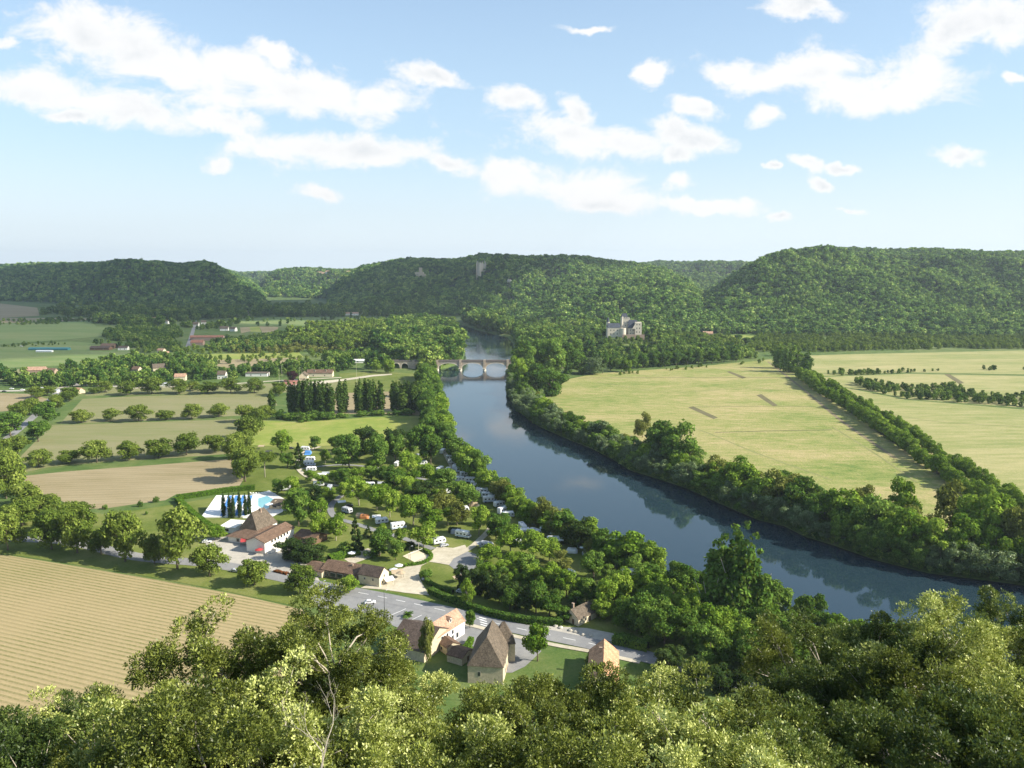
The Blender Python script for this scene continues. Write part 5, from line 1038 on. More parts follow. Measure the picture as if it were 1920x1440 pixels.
# ------------------------------------------------------------------ buildings
def house(name, label, C, L1, L2, ze, zr, rot, wm, rm, ridge='x', ov=0.45, wins=(), doors=(), chim=(), base=0.0, group=None, cat='house', hipf=0.0, dormers=(), awn=None, shutter=None):
    """C: centre of the footprint; local x along L1, front wall faces -y. ridge 'x', 'y', 'hip' or 'lean'"""
    root = empty(name, (C[0], C[1], base), rot); tag(root, label, cat, group); a, b = L1/2, L2/2
    w = MB(); w.box(-a, a, -b, b, -1.5, ze); th = 0.22
    sl = (zr-ze)/(b if ridge != 'y' else a)
    if ridge == 'x' and hipf == 0: w.poly([(-a,-b,ze),(-a,0,zr-th),(-a,b,ze)]); w.poly([(a,-b,ze),(a,b,ze),(a,0,zr-th)])
    if ridge == 'y' and hipf == 0: w.poly([(-a,-b,ze),(a,-b,ze),(0,-b,zr-th)]); w.poly([(-a,b,ze),(0,b,zr-th),(a,b,ze)])
    w.build('wall', wm, root)
    r = MB()
    if ridge == 'lean': r.slab([(-a-ov,-b-ov,ze+0.1-sl/2*ov),(a+ov,-b-ov,ze+0.1-sl/2*ov),(a+ov,b+ov,zr),(-a-ov,b+ov,zr)], th)
    elif hipf > 0 or ridge == 'hip':
        f = hipf or 1.0; lo = ze-0.15
        if ridge == 'y':
            h = b-a*f if b-a*f > 0 else 0.0
            P = [(-a-ov,-b-ov,lo),(a+ov,-b-ov,lo),(a+ov,b+ov,lo),(-a-ov,b+ov,lo)]; R1 = (0,-h,zr); R2 = (0,h,zr)
            r.poly([P[0],P[1],R1]); r.poly([P[1],P[2],R2,R1]); r.poly([P[2],P[3],R2]); r.poly([P[3],P[0],R1,R2])
        else:
            h = max(a-b*f, 0.0); P = [(-a-ov,-b-ov,lo),(a+ov,-b-ov,lo),(a+ov,b+ov,lo),(-a-ov,b+ov,lo)]; R1 = (-h,0,zr); R2 = (h,0,zr)
            r.poly([P[0],P[1],R2,R1]); r.poly([P[1],P[2],R2]); r.poly([P[2],P[3],R1,R2]); r.poly([P[3],P[0],R1])
        r.poly(P[::-1])
    elif ridge == 'x':
        e = ze-sl*ov; r.slab([(-a-ov,-b-ov,e),(a+ov,-b-ov,e),(a+ov,0,zr),(-a-ov,0,zr)], th); r.slab([(-a-ov,0,zr),(a+ov,0,zr),(a+ov,b+ov,e),(-a-ov,b+ov,e)], th)
    else:
        e = ze-sl*ov; r.slab([(-a-ov,-b-ov,e),(0,-b-ov,zr),(0,b+ov,zr),(-a-ov,b+ov,e)], th); r.slab([(0,-b-ov,zr),(a+ov,-b-ov,e),(a+ov,b+ov,e),(0,b+ov,zr)], th)
    ro = r.build('roof', rm, root)
    for (cx, cy, ch) in chim: m = MB(); m.box(cx-0.4, cx+0.4, cy-0.3, cy+0.3, ze, zr+ch); m.box(cx-0.5, cx+0.5, cy-0.4, cy+0.4, zr+ch+0.002, zr+ch+0.15); m.build('chimney', M_brick, ro)
    def on(face, u, z, ww, hh, d0, d1):
        m = MB()
        if face == 'f': m.box(u-ww/2, u+ww/2, -b-d1, -b-d0, z, z+hh)
        if face == 'k': m.box(u-ww/2, u+ww/2, b+d0, b+d1, z, z+hh)
        if face == 'r': m.box(a+d0, a+d1, u-ww/2, u+ww/2, z, z+hh)
        if face == 'l': m.box(-a-d1, -a-d0, u-ww/2, u+ww/2, z, z+hh)
        return m
    for (face, u, z, ww, hh) in wins:
        fr = on(face, u, z, ww+0.25, hh+0.25, 0.0, 0.06).build('window', shutter or M_pale, root); on(face, u, z+0.12, ww, hh, 0.055, 0.09).build('pane', M_glass, fr)
    for (face, u, z, ww, hh) in doors:
        fr = on(face, u, z, ww+0.3, hh+0.15, 0.0, 0.06).build('door', M_pale, root); on(face, u, z, ww, hh, 0.055, 0.10).build('door_leaf', M_wood, fr)
    for (x, y, ww, dz) in dormers:      # gabled dormers on the front slope
        zb = zr-(abs(y))*sl; dm = MB(); yb = y+ww*0.9; dm.box(x-ww/2, x+ww/2, y-0.1, yb, zb-0.4, zb+dz)
        dm.poly([(x-ww/2,y-0.1,zb+dz),(x+ww/2,y-0.1,zb+dz),(x,y-0.1,zb+dz+ww*0.5)]); d_ = dm.build('dormer', wm, ro)
        m = MB(); m.slab([(x-ww/2-.15,y-.3,zb+dz-.1),(x,y-.3,zb+dz+ww*.55),(x,yb+1,zb+dz+ww*.55),(x-ww/2-.15,yb+1,zb+dz-.1)], .1); m.slab([(x,y-.3,zb+dz+ww*.55),(x+ww/2+.15,y-.3,zb+dz-.1),(x+ww/2+.15,yb+1,zb+dz-.1),(x,yb+1,zb+dz+ww*.55)], .1)
        m.build('dormer_roof', rm, ro); m = MB(); m.box(x-ww*.28, x+ww*.28, y-0.16, y-0.11, zb+0.1, zb+dz-0.1); m.build('dormer_window', M_glass, ro)
    return root
def h3(name, label, A, B, Cc, ze, zr, *args, **k):
    """footprint from three eave corners in the photograph: front left, front right, back right"""
    a, b, c = (G(*p, ze).to_2d() for p in (A, B, Cc)); e1 = (b-a); L1 = e1.length; e1 = e1/L1; n = Vector((-e1.y, e1.x)); L2 = abs((c-b).dot(n))
    ctr = (a+b)/2+n*L2/2; k.setdefault('ridge', 'x'); return house(name, label, ctr, L1, L2, ze, zr, math.atan2(e1.y, e1.x), *args, **k)
h3('cottage', 'small cream cottage with brown gable roof beside the long clipped hedge', (1057,1149), (1084.5,1160), (1106,1139), 3.0, 5.6, M_cream, T_grey, ridge='y', ov=0.35,
   wins=[('f',-1.2,0.9,0.9,1.3),('r',-1.0,0.9,0.9,1.2)], doors=[('f',1.1,0,1.0,2.1),('r',1.4,0,0.9,2.1)], chim=[(-2.2,-1.5,0.3)])
h3('manor_house', 'large stone manor with very steep grey-brown hipped roof', (877,1247), (943,1251), (960,1199), 6.0, 14.2, M_stone, T_grey, ridge='y', hipf=0.62, ov=0.3,
   wins=[('r',-3.5,1.0,1.0,1.6),('r',-3.5,3.8,0.9,1.3),('r',3,1.0,1.0,1.6),('f',-2,2.5,0.9,1.3)], doors=[('r',0,0,1.1,2.2)])
pv = G(944, 1205, 7.0)
house('stair_pavilion', 'narrow steep roofed pavilion attached to the back of the manor', (pv.x, pv.y+3.0), 7.0, 6.0, 6.5, 13.0, 0.12, M_stone, T_grey, ridge='hip', ov=0.25, wins=[('r',0,4.5,0.8,1.2)], cat='tower')
h3('village_house', 'white fronted house with pink tiled roof beside the road', (815,1197), (871,1162), (858,1142), 5.4, 8.8, M_white, T_pink, ov=0.3,
   wins=[('f',-4.5,2.9,0.9,1.3),('f',-1.5,2.9,0.9,1.3),('f',1.5,2.9,0.9,1.3),('f',-4.5,0.5,1.0,1.5),('f',1.5,0.5,1.0,1.7),('f',4.2,0.5,1.2,1.7)], doors=[('f',-1.5,0,1.1,2.2)], dormers=[(2.2,-2.3,1.4,1.2)], shutter=M_grey)
h3('annex', 'low lean-to annex with brown tiles below the pink roofed house', (818,1200), (838,1214), (852,1199), 3.0, 4.3, M_stone, T_brown, ov=0.25, wins=[('f',0,0.8,0.8,1.0)], cat='outbuilding')
h3('garden_shed', 'low tiled shed with stone wall beside the manor', (838,1226), (866,1234), (874,1213), 2.8, 4.0, M_stone, T_brown, ov=0.25, doors=[('r',0,0,1.0,2.0)], cat='outbuilding')
h3('stable', 'long stable with shade-darkened tiles half hidden by the oaks near the car park', (728,1205), (795,1222), (800,1166), 4.0, 8.5, M_stone, T_dark, ov=0.3, wins=[('f',0,1.5,0.9,1.1)], cat='outbuilding')  # shadow on the north roof slope is put into the dark tile colour
o1, o2, o3 = G(1133,1197,8.5).to_2d(), G(1131,1262,8.5).to_2d(), G(1161,1240,4.4).to_2d(); od = (o1-o2).normalized(); ow = abs((o3-o1).cross(od))
house('village_house', 'house with bright orange tiled gable roof at the road bend', (o1+o2)/2, ow*2-0.7, (o1-o2).length-0.8, 4.6, 8.5, math.atan2(od.y, od.x)-math.pi/2, M_cream, T_orange, ridge='y', ov=0.35, wins=[('r',-2,1.2,0.9,1.2),('r',2,1.2,0.9,1.2),('f',0,1.0,1.0,1.2)], chim=[(-1,4,0.4)])
# reception barns by the road
h3('reception_barn', 'long low barn with brown tiled roof and open front by the road', (602,1066), (672,1078.5), (690,1060), 3.4, 5.6, M_wood, T_brown, ov=0.3, wins=[('f',x,0.6,2.6,1.7) for x in (-7,-3.5,0,3.5,7)], chim=[(3.5,-1.2,0.2)], cat='barn')
h3('shed', 'small brown roofed shed at the left end of the long barn', (572,1062), (603,1073), (607,1055), 2.6, 4.0, M_stone, T_brown, ov=0.25, wins=[('f',0,0.8,1.2,1.0)], cat='outbuilding')
h3('stone_house', 'stone gabled house with dark tiles and white sunlit gable at the campsite gate', (672,1075), (711,1082), (727,1070), 4.4, 7.4, M_cream, T_dark, ov=0.25, wins=[('f',-2,2.2,0.6,0.8),('f',2,2.2,0.6,0.8),('r',0,3.0,0.8,1.1),('r',-1.6,0.8,1.0,1.2)], doors=[('r',1.2,0,1.2,2.2)])
# restaurant
h3('restaurant', 'restaurant with wide low brown roof skirts above the paved courtyard', (428,1004), (484,1011), (526,985), 3.2, 6.0, M_white, T_brown, ridge='y', hipf=1.25, ov=1.0, wins=[('f',-3,0.7,1.4,1.4),('f',0,0.7,1.4,1.4),('f',3,0.7,1.4,1.4)], cat='restaurant')
h3('mansard_block', 'tall steep dark mansard rising out of the middle of the restaurant roof', (449,991), (482,996), (506,977), 4.6, 12.5, M_white, T_grey, ridge='y', hipf=0.55, ov=0.3, wins=[], chim=[(0.8,1.0,0.2)], cat='roof block')
h3('restaurant_wing', 'long white two storey wing with outside stair and brown roof', (496,1017), (551,988), (536,975), 5.6, 7.6, M_white, T_brown, ridge='x', ov=0.5, wins=[('f',x,3.6,1.3,1.2) for x in (-6,-3.6,-1.2,1.2,3.6,6)]+[('f',-5,0.6,1.4,1.8),('f',5,0.6,1.4,1.8)], cat='restaurant')
h3('terrace_pavilion', 'open tiled pavilion at the right end of the white wing', (552,1003), (585,1012), (600,998), 2.8, 4.6, M_wood, T_brown, ov=0.5, wins=[('f',0,0.4,3.0,1.8)], cat='pavilion')
h3('bar_annex', 'white flat roofed bar annex beside the mansard roof', (410,988), (440,990), (455,976), 2.8, 3.0, M_white, M_white, ridge='lean', ov=0.2, wins=[('f',0,0.8,2.0,1.2)], cat='outbuilding')
def stair():
    p = G(500, 1038); root = empty('outside_staircase', (p.x, p.y, 0), 0.75); tag(root, 'white outside staircase climbing the front of the long wing', 'stairs')
    m = MB()
    for i in range(14): m.box(i*0.55, i*0.55+0.6, -0.9, 0.9, 0, 0.22*(i+1))
    m.build('steps', M_white, root)
    for y in (-1.0, 0.85):
        m = MB(); m.poly([(0,y,0),(7.7,y,0),(7.7,y,4.1),(0,y,1.1)]); m.poly([(0,y+.15,0),(7.7,y+.15,0),(7.7,y+.15,4.1),(0,y+.15,1.1)][::-1]); m.poly([(0,y,1.1),(7.7,y,4.1),(7.7,y+.15,4.1),(0,y+.15,1.1)]); m.build('parapet', M_white, root)
stair()
def parasol(px, py, mat, lab, s=1.0, group=None):
    p = G(px, py); root = empty('parasol', (p.x, p.y, 0), px*0.3); tag(root, lab, 'parasol', group)
    m = MB(); m.tube([(0,0,0),(0,0,2.6*s)], [0.05,0.04], 6); m.build('pole', M_metal, root)
    m = MB(); k = 8; R = 1.7*s; top = (0,0,2.9*s)
    for i in range(k):
        a, b = 2*math.pi*i/k, 2*math.pi*(i+1)/k; P = (math.cos(a)*R, math.sin(a)*R, 2.25*s); Q = (math.cos(b)*R, math.sin(b)*R, 2.25*s)
        m.poly([P, Q, top]); m.poly([(P[0],P[1],P[2]-.15),(Q[0],Q[1],Q[2]-.15),Q,P])
    m.build('canopy', mat, root)
for i, (x, y, m_, l) in enumerate([(486,1040,M_redf,'red parasol at the foot of the white staircase'),(738,1078,M_vwhite,'white parasol by the campsite snack bar'),(752,1084,M_tan,'tan parasol by the campsite snack bar'),(748,1070,M_vwhite,'white parasol behind the snack bar tables'),(660,1046,M_vwhite,'white parasol on the play yard terrace'),(880,1104-0,M_tan,'tan parasol in the garden behind the hedge')]): parasol(x, y, m_, l, 1.1)
def awning(px, py, w, d, rot, mat, lab):
    p = G(px, py); root = empty('awning', (p.x, p.y, 0), rot); tag(root, lab, 'awning')
    m = MB(); m.slab([(-w/2,-d/2,2.2),(w/2,-d/2,2.2),(w/2,d/2,3.0),(-w/2,d/2,3.0)], 0.08); m.build('canvas', mat, root)
    for x, y in ((-w/2,-d/2),(w/2,-d/2),(-w/2,d/2),(w/2,d/2)): m = MB(); m.tube([(x*.95,y*.95,0),(x*.95,y*.95,2.3 if y < 0 else 2.9)], [0.05,0.05], 5); m.build('leg', M_metal, root)
awning(466, 1022, 7, 3, 0.25, M_redf, 'red awning over the restaurant entrance'); awning(730, 1096, 4, 3, 0.5, M_vwhite, 'white awning beside the stone gable house')
awning(745, 1082, 5, 3, 0.3, M_tan, 'tan awning of the snack bar terrace')
# pool with slide
def pool():
    o = G(432, 962); root = empty('water_slide', (o.x, o.y, 0), 0.05); tag(root, 'broad white pool slide with blue lanes behind the slim cypresses', 'water slide')
    w, d, h = 25.0, 16.0, 7.5
    m = MB(); m.slab([(-w/2,-d/2,0.8),(w/2,-d/2,0.8),(w/2,d/2,h),(-w/2+3,d/2,h)], 0.25); m.build('slide_bed', M_vwhite, root)
    m = MB(); m.poly([(-w/2,-d/2,0.55),(-w/2,-d/2,0),(-w/2+3,d/2,0),(-w/2+3,d/2,h-.25)]); m.poly([(w/2,-d/2,0),(w/2,-d/2,0.55),(w/2,d/2,h-.25),(w/2,d/2,0)]); m.poly([(w/2,d/2,0),(w/2,d/2,h-.25),(-w/2+3,d/2,h-.25),(-w/2+3,d/2,0)]); m.poly([(-w/2,-d/2,0),(w/2,-d/2,0),(w/2,-d/2,.55),(-w/2,-d/2,.55)]); m.build('side_wall', M_white, root)
    for i in range(4):
        x = -3+i*3.7; m = MB(); s = (h-0.8)/d; m.slab([(x,-d/2+.3,0.8+0.05+s*.3),(x+2.0,-d/2+.3,0.8+0.05+s*.3),(x+2.0,d/2-.3,h+0.05-s*.3),(x,d/2-.3,h+0.05-s*.3)], 0.04); m.build('lane', M_blue, root)
    P = [G(x, y) for x, y in [(472,968),(478,928),(505,922),(528,935),(532,955),(500,968)]]; 
    sheet('pool_terrace', [(455,972),(462,930),(505,920),(532,935),(536,957),(505,972)], M_gravelw, 4)
    Q = [G(x, y) for x, y in [(483,950),(484,935),(500,930),(515,938),(514,948),(498,955)]]; c = sum(Q, Vector())/len(Q)
    root = empty('swimming_pool', (c.x, c.y, 0)); tag(root, 'small pale blue swimming pool on the white terrace', 'swimming pool')
    m = MB(); m.poly([(q.x-c.x, q.y-c.y, 0.20) for q in Q]); m.build('pool_water', M_poolw, root)
    m = MB(); n = len(Q)
    for i in range(n):
        a, b = Q[i]-c, Q[(i+1)%n]-c; m.slab([(a.x*1.08,a.y*1.08,0.26),(b.x*1.08,b.y*1.08,0.26),(b.x,b.y,0.26),(a.x,a.y,0.26)], 0.1)
    m.build('pool_edge', M_vwhite, root)
    for i in range(9):
        p = G(472+i*5.2, 926.5); r = empty('sun_lounger', (p.x, p.y, 0.15), 1.3); tag(r, '%s white sun lounger from the left on the pool terrace' % ordw(i), 'sun lounger', 'sun loungers by the pool')
        m = MB(); m.box(-.35,.35,-1,.35,.3,.38); m.build('seat', M_vwhite, r); m = MB(); m.slab([(-.35,.35,.38),(.35,.35,.38),(.35,.95,.8),(-.35,.95,.8)], .06); m.build('backrest', M_vwhite, r)
    parasol(505, 955, M_vwhite, 'white parasol at the right end of the pool terrace', 1.3); parasol(518, 950, M_tan, 'tan parasol beside the pool bar', 1.3)
M_gravelw = ground_mat('white_paving', [(0.0,(0.55,0.53,0.48)),(1.0,(0.72,0.70,0.66))], 0.1, 0.5, 2); M_poolw = plain('pool_water', (0.25,0.52,0.60), 0.08, 0.1, spec=0.6)
pool()
h3('pool_bar', 'small pool bar with tan tiled roof and stone front', (505,945), (524,947), (526,935), 2.5, 4.0, M_stone, T_grey, ov=0.6, wins=[('f',0,0.8,2.5,1.2)], cat='pavilion')
# hedges: clipped, leafy boxes
def hedge(px, w, h, lab, mat=L_hedge, z=0, group=None):
    P = smooth_line([G(x, y) for x, y in px], 4); L = sum((b-a).length for a, b in zip(P[:-1], P[1:])); n = int(L*(w+2*h)*14); r = rng
    s = r.uniform(0, L, n); acc = np.concatenate([[0], np.cumsum([(b-a).length for a, b in zip(P[:-1], P[1:])])]); xs = np.interp(s, acc, [p.x for p in P]); ys = np.interp(s, acc, [p.y for p in P])
    j = np.clip(np.searchsorted(acc, s)-1, 0, len(P)-2); dx = np.array([P[i+1].x-P[i].x for i in range(len(P)-1)]); dy = np.array([P[i+1].y-P[i].y for i in range(len(P)-1)]); ll = np.hypot(dx, dy); nx, ny = (-dy/ll)[j], (dx/ll)[j]
    face = r.random(n)*(w+2*h); o = np.where(face < w, face-w/2, np.where(face < w+h, -w/2, w/2)); zz = np.where(face < w, h, np.where(face < w+h, face-w, face-w-h)); k = r.normal(0, 0.05, n)
    C = np.column_stack([xs+nx*o, ys+ny*o, zz+z])+r.normal(0, 0.06, (n, 3)); nr = np.column_stack([nx*np.sign(o)*(face >= w), ny*np.sign(o)*(face >= w), (face < w)*1.0])+r.normal(0, 0.4, (n, 3))
    V, F = quads_from(C, nr, r.uniform(0.25, 0.55, n), 1.1, r); me = mesh_np('foliage', V, F, mat, np.clip(0.5+0.25*(vnoise(xs/1.5, ys/1.5)-0.5)*2+r.normal(0, .18, n), 0, 1))
    c = P[0]; root = empty('hedge', (c.x, c.y, 0)); tag(root, lab, 'hedge', group); f = link('foliage', me, root, (-c.x, -c.y, 0))
    m = MB(); q = 0.42
    for a, b in zip(P[:-1], P[1:]):
        nn = Vector((-(b-a).y, (b-a).x)).normalized()*w*q; m.poly([(a.x-nn.x-c.x,a.y-nn.y-c.y,0),(b.x-nn.x-c.x,b.y-nn.y-c.y,0),(b.x-nn.x-c.x,b.y-nn.y-c.y,h*.9),(a.x-nn.x-c.x,a.y-nn.y-c.y,h*.9)]); m.poly([(a.x+nn.x-c.x,a.y+nn.y-c.y,0),(b.x+nn.x-c.x,b.y+nn.y-c.y,0),(b.x+nn.x-c.x,b.y+nn.y-c.y,h*.9),(a.x+nn.x-c.x,a.y+nn.y-c.y,h*.9)][::-1]); m.poly([(a.x-nn.x-c.x,a.y-nn.y-c.y,h*.9),(b.x-nn.x-c.x,b.y-nn.y-c.y,h*.9),(b.x+nn.x-c.x,b.y+nn.y-c.y,h*.9),(a.x+nn.x-c.x,a.y+nn.y-c.y,h*.9)])
    m.build('twig_core', M_hcore, root)
M_hcore = plain('hedge_twigs', (0.02,0.035,0.01), 1.0, 0.3)
hedge([(332,937),(380,930),(430,922),(478,918)], 3.0, 2.6, 'clipped bright hedge along the far side of the pool garden'); hedge([(333,940),(350,957),(375,978),(404,1000)], 3.0, 2.6, 'clipped bright hedge along the left side of the pool garden')
hedge([(806,1112),(840,1127),(868,1136)], 2.4, 2.4, 'first stretch of clipped roadside hedge at the campsite gate', L_round); hedge([(868,1137),(920,1155),(985,1168),(1055,1173)], 2.4, 2.4, 'long clipped roadside hedge ending at the cream cottage', L_round)
hedge([(793,1078),(803,1094),(825,1106),(850,1113)], 1.6, 1.6, 'curved low hedge right of the gravel entrance', L_round); hedge([(760,1062),(790,1058),(806,1050),(808,1042),(795,1032)], 1.4, 1.2, 'low hedge curling round the volleyball court', L_hedge)
hedge([(862,1240),(873,1222),(884,1204)], 1.8, 2.0, 'clipped hedge between the pink roofed house and the manor', L_hedge); hedge([(757,1032),(775,1028)], 3, 3.0, 'dark clipped hedge block behind the volleyball court', L_dark)
hedge([(618,1050),(650,1043),(672,1038)], 5, 2.0, 'rounded bright hedge behind the long barn', L_hedge); hedge([(842,998),(862,1000)], 2.5, 2.5, 'dark square hedge on the campsite lawn', L_dark)
hedge([(1150,1205),(1215,1220)], 3.5, 3.0, 'rough bushy hedge between the cottage and the road bend', L_round)
# castle on the knoll
M_castle = stones('pale_castle_stone', (0.62,0.55,0.43), 0.15, 0.2)
def castle():
    cx, cy = Gd(1168, 620, 1250).x, 1255.0; zb = 19.0; root = empty('castle', (cx, cy, zb)); tag(root, 'pale stone castle with slate roofs and towers on the wooded knoll', 'castle')
    def X(px): return Gd(px, 610, 1250).x-cx
    def Z(py): return ztop(py, 1250)-zb
    def blk(nm, x0, x1, y0, y1, z1, mat=M_castle, par=root): m = MB(); m.box(x0, x1, y0, y1, -4, z1); return m.build(nm, mat, par)
    def rf(x0, x1, y0, y1, z0, z1, ax='x', par=root, mat=T_slate):
        m = MB(); o = .4; xm, ym = (x0+x1)/2, (y0+y1)/2
        if ax == 'x': m.poly([(x0-o,y0-o,z0),(x1+o,y0-o,z0),(x1-1,ym,z1),(x0+1,ym,z1)]); m.poly([(x1+o,y1+o,z0),(x0-o,y1+o,z0),(x0+1,ym,z1),(x1-1,ym,z1)]); m.poly([(x0-o,y1+o,z0),(x0-o,y0-o,z0),(x0+1,ym,z1)]); m.poly([(x1+o,y0-o,z0),(x1+o,y1+o,z0),(x1-1,ym,z1)])
        else: m.poly([(x0-o,y0-o,z0),(x1+o,y0-o,z0),(xm,y0+1,z1)]); m.poly([(x1+o,y1+o,z0),(x0-o,y1+o,z0),(xm,y1-1,z1)]); m.poly([(x0-o,y1+o,z0),(x0-o,y0-o,z0),(xm,y0+1,z1),(xm,y1-1,z1)]); m.poly([(x1+o,y0-o,z0),(x1+o,y1+o,z0),(xm,y1-1,z1),(xm,y0+1,z1)])
        return m.build('roof', mat, par)
    def wn(par, pts, y, w=1.1, h=2.0):
        for x, z in pts: m = MB(); m.box(x-w/2, x+w/2, y-0.1, y-0.02, z, z+h); m.build('window', M_glass, par)
    a = blk('left_wing', X(1139), X(1163), -8, 4, Z(614)); rf(X(1139), X(1163), -8, 4, Z(614), Z(606), par=a); wn(a, [(X(x), Z(y)) for x in (1145,1151,1157) for y in (620,627)], -8)
    t = MB(); k = 12; R = 4.2; cxx = X(1169); 
    def cyl(nm, x, y, R, z1, mat=M_castle, cone=0, par=root):
        m = MB(); k = 14; lo = [(x+math.cos(2*math.pi*i/k)*R, y+math.sin(2*math.pi*i/k)*R, -5) for i in range(k)]; hi = [(p[0],p[1],z1) for p in lo]
        for i in range(k): m.poly([lo[i],lo[(i+1)%k],hi[(i+1)%k],hi[i]])
        m.poly(hi); o = m.build(nm, mat, par)
        if cone: m = MB(); [m.poly([(x+(hi[i][0]-x)*1.1,y+(hi[i][1]-y)*1.1,z1),(x+(hi[(i+1)%k][0]-x)*1.1,y+(hi[(i+1)%k][1]-y)*1.1,z1),(x,y,z1+cone)]) for i in range(k)]; m.build('spire', T_slate, o)
        return o
    cyl('round_tower', X(1168), -9, 4.4, Z(615)); cyl('corner_turret', X(1141), 3, 2.6, Z(604), cone=9)
    kp = blk('keep', X(1166), X(1182), 0, 11, Z(597)); wn(kp, [(X(1171),Z(606)),(X(1178),Z(606)),(X(1174),Z(612))], 0)
    for i in range(5): x = X(1166)+i*2.7; m = MB(); m.box(x, x+1.4, -0.3, 0.6, Z(597)+.01, Z(595)); m.build('merlon', M_castle, kp)
    rf(X(1168), X(1178), 2, 10, Z(597), Z(588), par=kp); cyl('watch_turret', X(1167), 1, 1.6, Z(594), cone=5)
    b = blk('right_wing', X(1178), X(1196), -7, 5, Z(615)); rf(X(1178), X(1196), -7, 5, Z(615), Z(600), par=b); wn(b, [(X(x), Z(y)) for x in (1182,1187) for y in (620,626)], -7)
    c = blk('gable_block', X(1190), X(1202), -12, 2, Z(604), par=root); wn(c, [(X(x), Z(y)) for x in (1193,1198) for y in (609,616,623)], -12)
    g = MB(); g.poly([(X(1184),-12,Z(616)),(X(1190),-12,Z(616)),(X(1190),-12,Z(606))]); g.build('gable', M_castle, root)
    w = MB(); w.box(X(1165), X(1206), -20, -18.5, -6, Z(626)); w.build('terrace_wall', M_brick, root)
castle()
def ruin(px, py, Y, w, h, lab, tower=True, nm='hilltop_castle'):
    p = Gd(px, py, Y); z = zat(p.x, p.y); root = empty(nm, (p.x, p.y, min(z, p.z-h/2))); tag(root, lab, 'castle' if tower else 'cliff'); zb = p.z-h/2-root.location.z
    if tower:
        m = MB(); m.box(-w/2, w*0.3, 0, w*0.5, -5, zb+h*0.55); m.build('wall', M_stone, root); m = MB(); m.box(-w*0.12, w*0.16, -1, w*0.25, -5, zb+h); m.build('tower', M_stone, root); m = MB(); m.box(w*0.25, w*0.5, 1, w*0.4, -5, zb+h*0.35); m.build('outer_wall', M_stone, root)
        for i in range(4): m = MB(); x = -w/2.3+i*w*0.18; m.box(x, x+w*.05, -0.3, -0.05, zb+h*.2, zb+h*.35); m.build('window', M_glass, root)
    else:
        m = MB(); n = 7
        pts = [(-w/2+w*i/(n-1)+random.uniform(-2,2), random.uniform(-3,3)) for i in range(n)]
        for i in range(n-1):
            h0, h1 = h*random.uniform(.6,1), h*random.uniform(.6,1); m.poly([(pts[i][0],pts[i][1],-8),(pts[i+1][0],pts[i+1][1],-8),(pts[i+1][0],pts[i+1][1],zb+h1),(pts[i][0],pts[i][1],zb+h0)]); m.poly([(pts[i][0],pts[i][1],zb+h0),(pts[i+1][0],pts[i+1][1],zb+h1),(pts[i+1][0],pts[i+1][1]+8,zb+h1),(pts[i][0],pts[i][1]+8,zb+h0)])
        m.build('rock_face', M_rockp, root)
def hill_dist(px, py):        # distance at which the line of sight meets the hills
    Y = np.linspace(1300, 8000, 1400); u = (px-960)/FPX; v = (720-py)/FPX; dy = CP+v*SP; dz = -SP+v*CP
    z = H+dz/dy*Y; h = hill_h(u/dy*Y, Y); k = np.argmax(h > z); return float(Y[k]) if (h > z).any() else 3000.0
ruin(788, 511, hill_dist(788, 520)-30, 36, 34, 'fortress castle with square keep on the shaded central ridge')
ruin(903, 498, hill_dist(903, 505)-25, 30, 34, 'pale rock cliff on the crest of the central ridge', False, 'rock_cliff'); ruin(898, 496, hill_dist(898, 508)-60, 14, 24, 'pale narrow cliff spur beside the crest cliff', False, 'rock_cliff'); ruin(955, 528, hill_dist(955,528)-20, 12, 18, 'tiny pale outcrop right of the crest cliff', False, 'rock_cliff')
def far_house(px, py, L1, L2, ze, zr, rot, wm, rm, lab, name='village_house', cat='house', **k):
    p = G(px, py+1.0); k.setdefault('wins', [('f', -L1*0.25, 1.0, 1.0, 1.3), ('f', L1*0.2, 1.0, 1.0, 1.3)]); return house(name, lab, (p.x, p.y), L1, L2, ze, zr, rot, wm, rm, **k)
for a in FARH:
    kw = {'ridge': 'y'} if a[2] < 13 and a[6] > 9-1 else {}
    far_house(*a, **kw)
far_house(190,655,30,12,4,6.5,0.0,M_wood,T_dark,'first long dark farm shed in the left plain','farm_shed','barn'); far_house(205,652,22,12,5,8,0.0,M_wood,T_brown,'second dark farm shed beside the first','farm_shed','barn'); far_house(232,655,14,9,4,6.5,0.1,M_white,T_dark,'white fronted farmhouse beside the dark sheds')
far_house(93,655,62,9,2.6,4.0,0.0,M_teal,M_teal,'long blue-green plastic greenhouse tunnel in the left field','greenhouse','greenhouse',wins=[])
far_house(84,659,24,5,2.0,3.0,0.0,M_vwhite,M_vwhite,'white covered bales before the greenhouse tunnel','covered_heap','greenhouse',wins=[])
far_house(82,731,22,6,2.8,3.2,0.1,M_white,M_vwhite,'long flat white roofed carport shed at the left',ridge='lean',name='carport',cat='carport'); far_house(96,735,14,6,2.6,3.0,0.1,M_white,M_grey,'second flat roofed carport shed at the left',ridge='lean',name='carport',cat='carport')
far_house(310,722,11,6,2.5,3.4,0.1,M_white,M_cars,'low grey roofed shed by the far road',name='shed',cat='shed'); far_house(680,679,24,7,3.5,5,0.02,M_white,M_vwhite,'long white roofed hall behind the station trees',name='hall',cat='hall')
far_house(483,704,26,9,4,4.6,0.0,M_white,T_grey,'long low grey roofed hall in the village',ridge='lean',name='hall',cat='hall')
far_house(601,705,30,9,5,8.6,0.02,M_cream,T_brown,'station building with long brown roof and small gables',name='station_building',cat='station',dormers=[(-6,-2.5,2.2,1.2),(7,-2.5,2.2,1.2)],chim=[(-10,0,0.6),(10,0,0.6)])
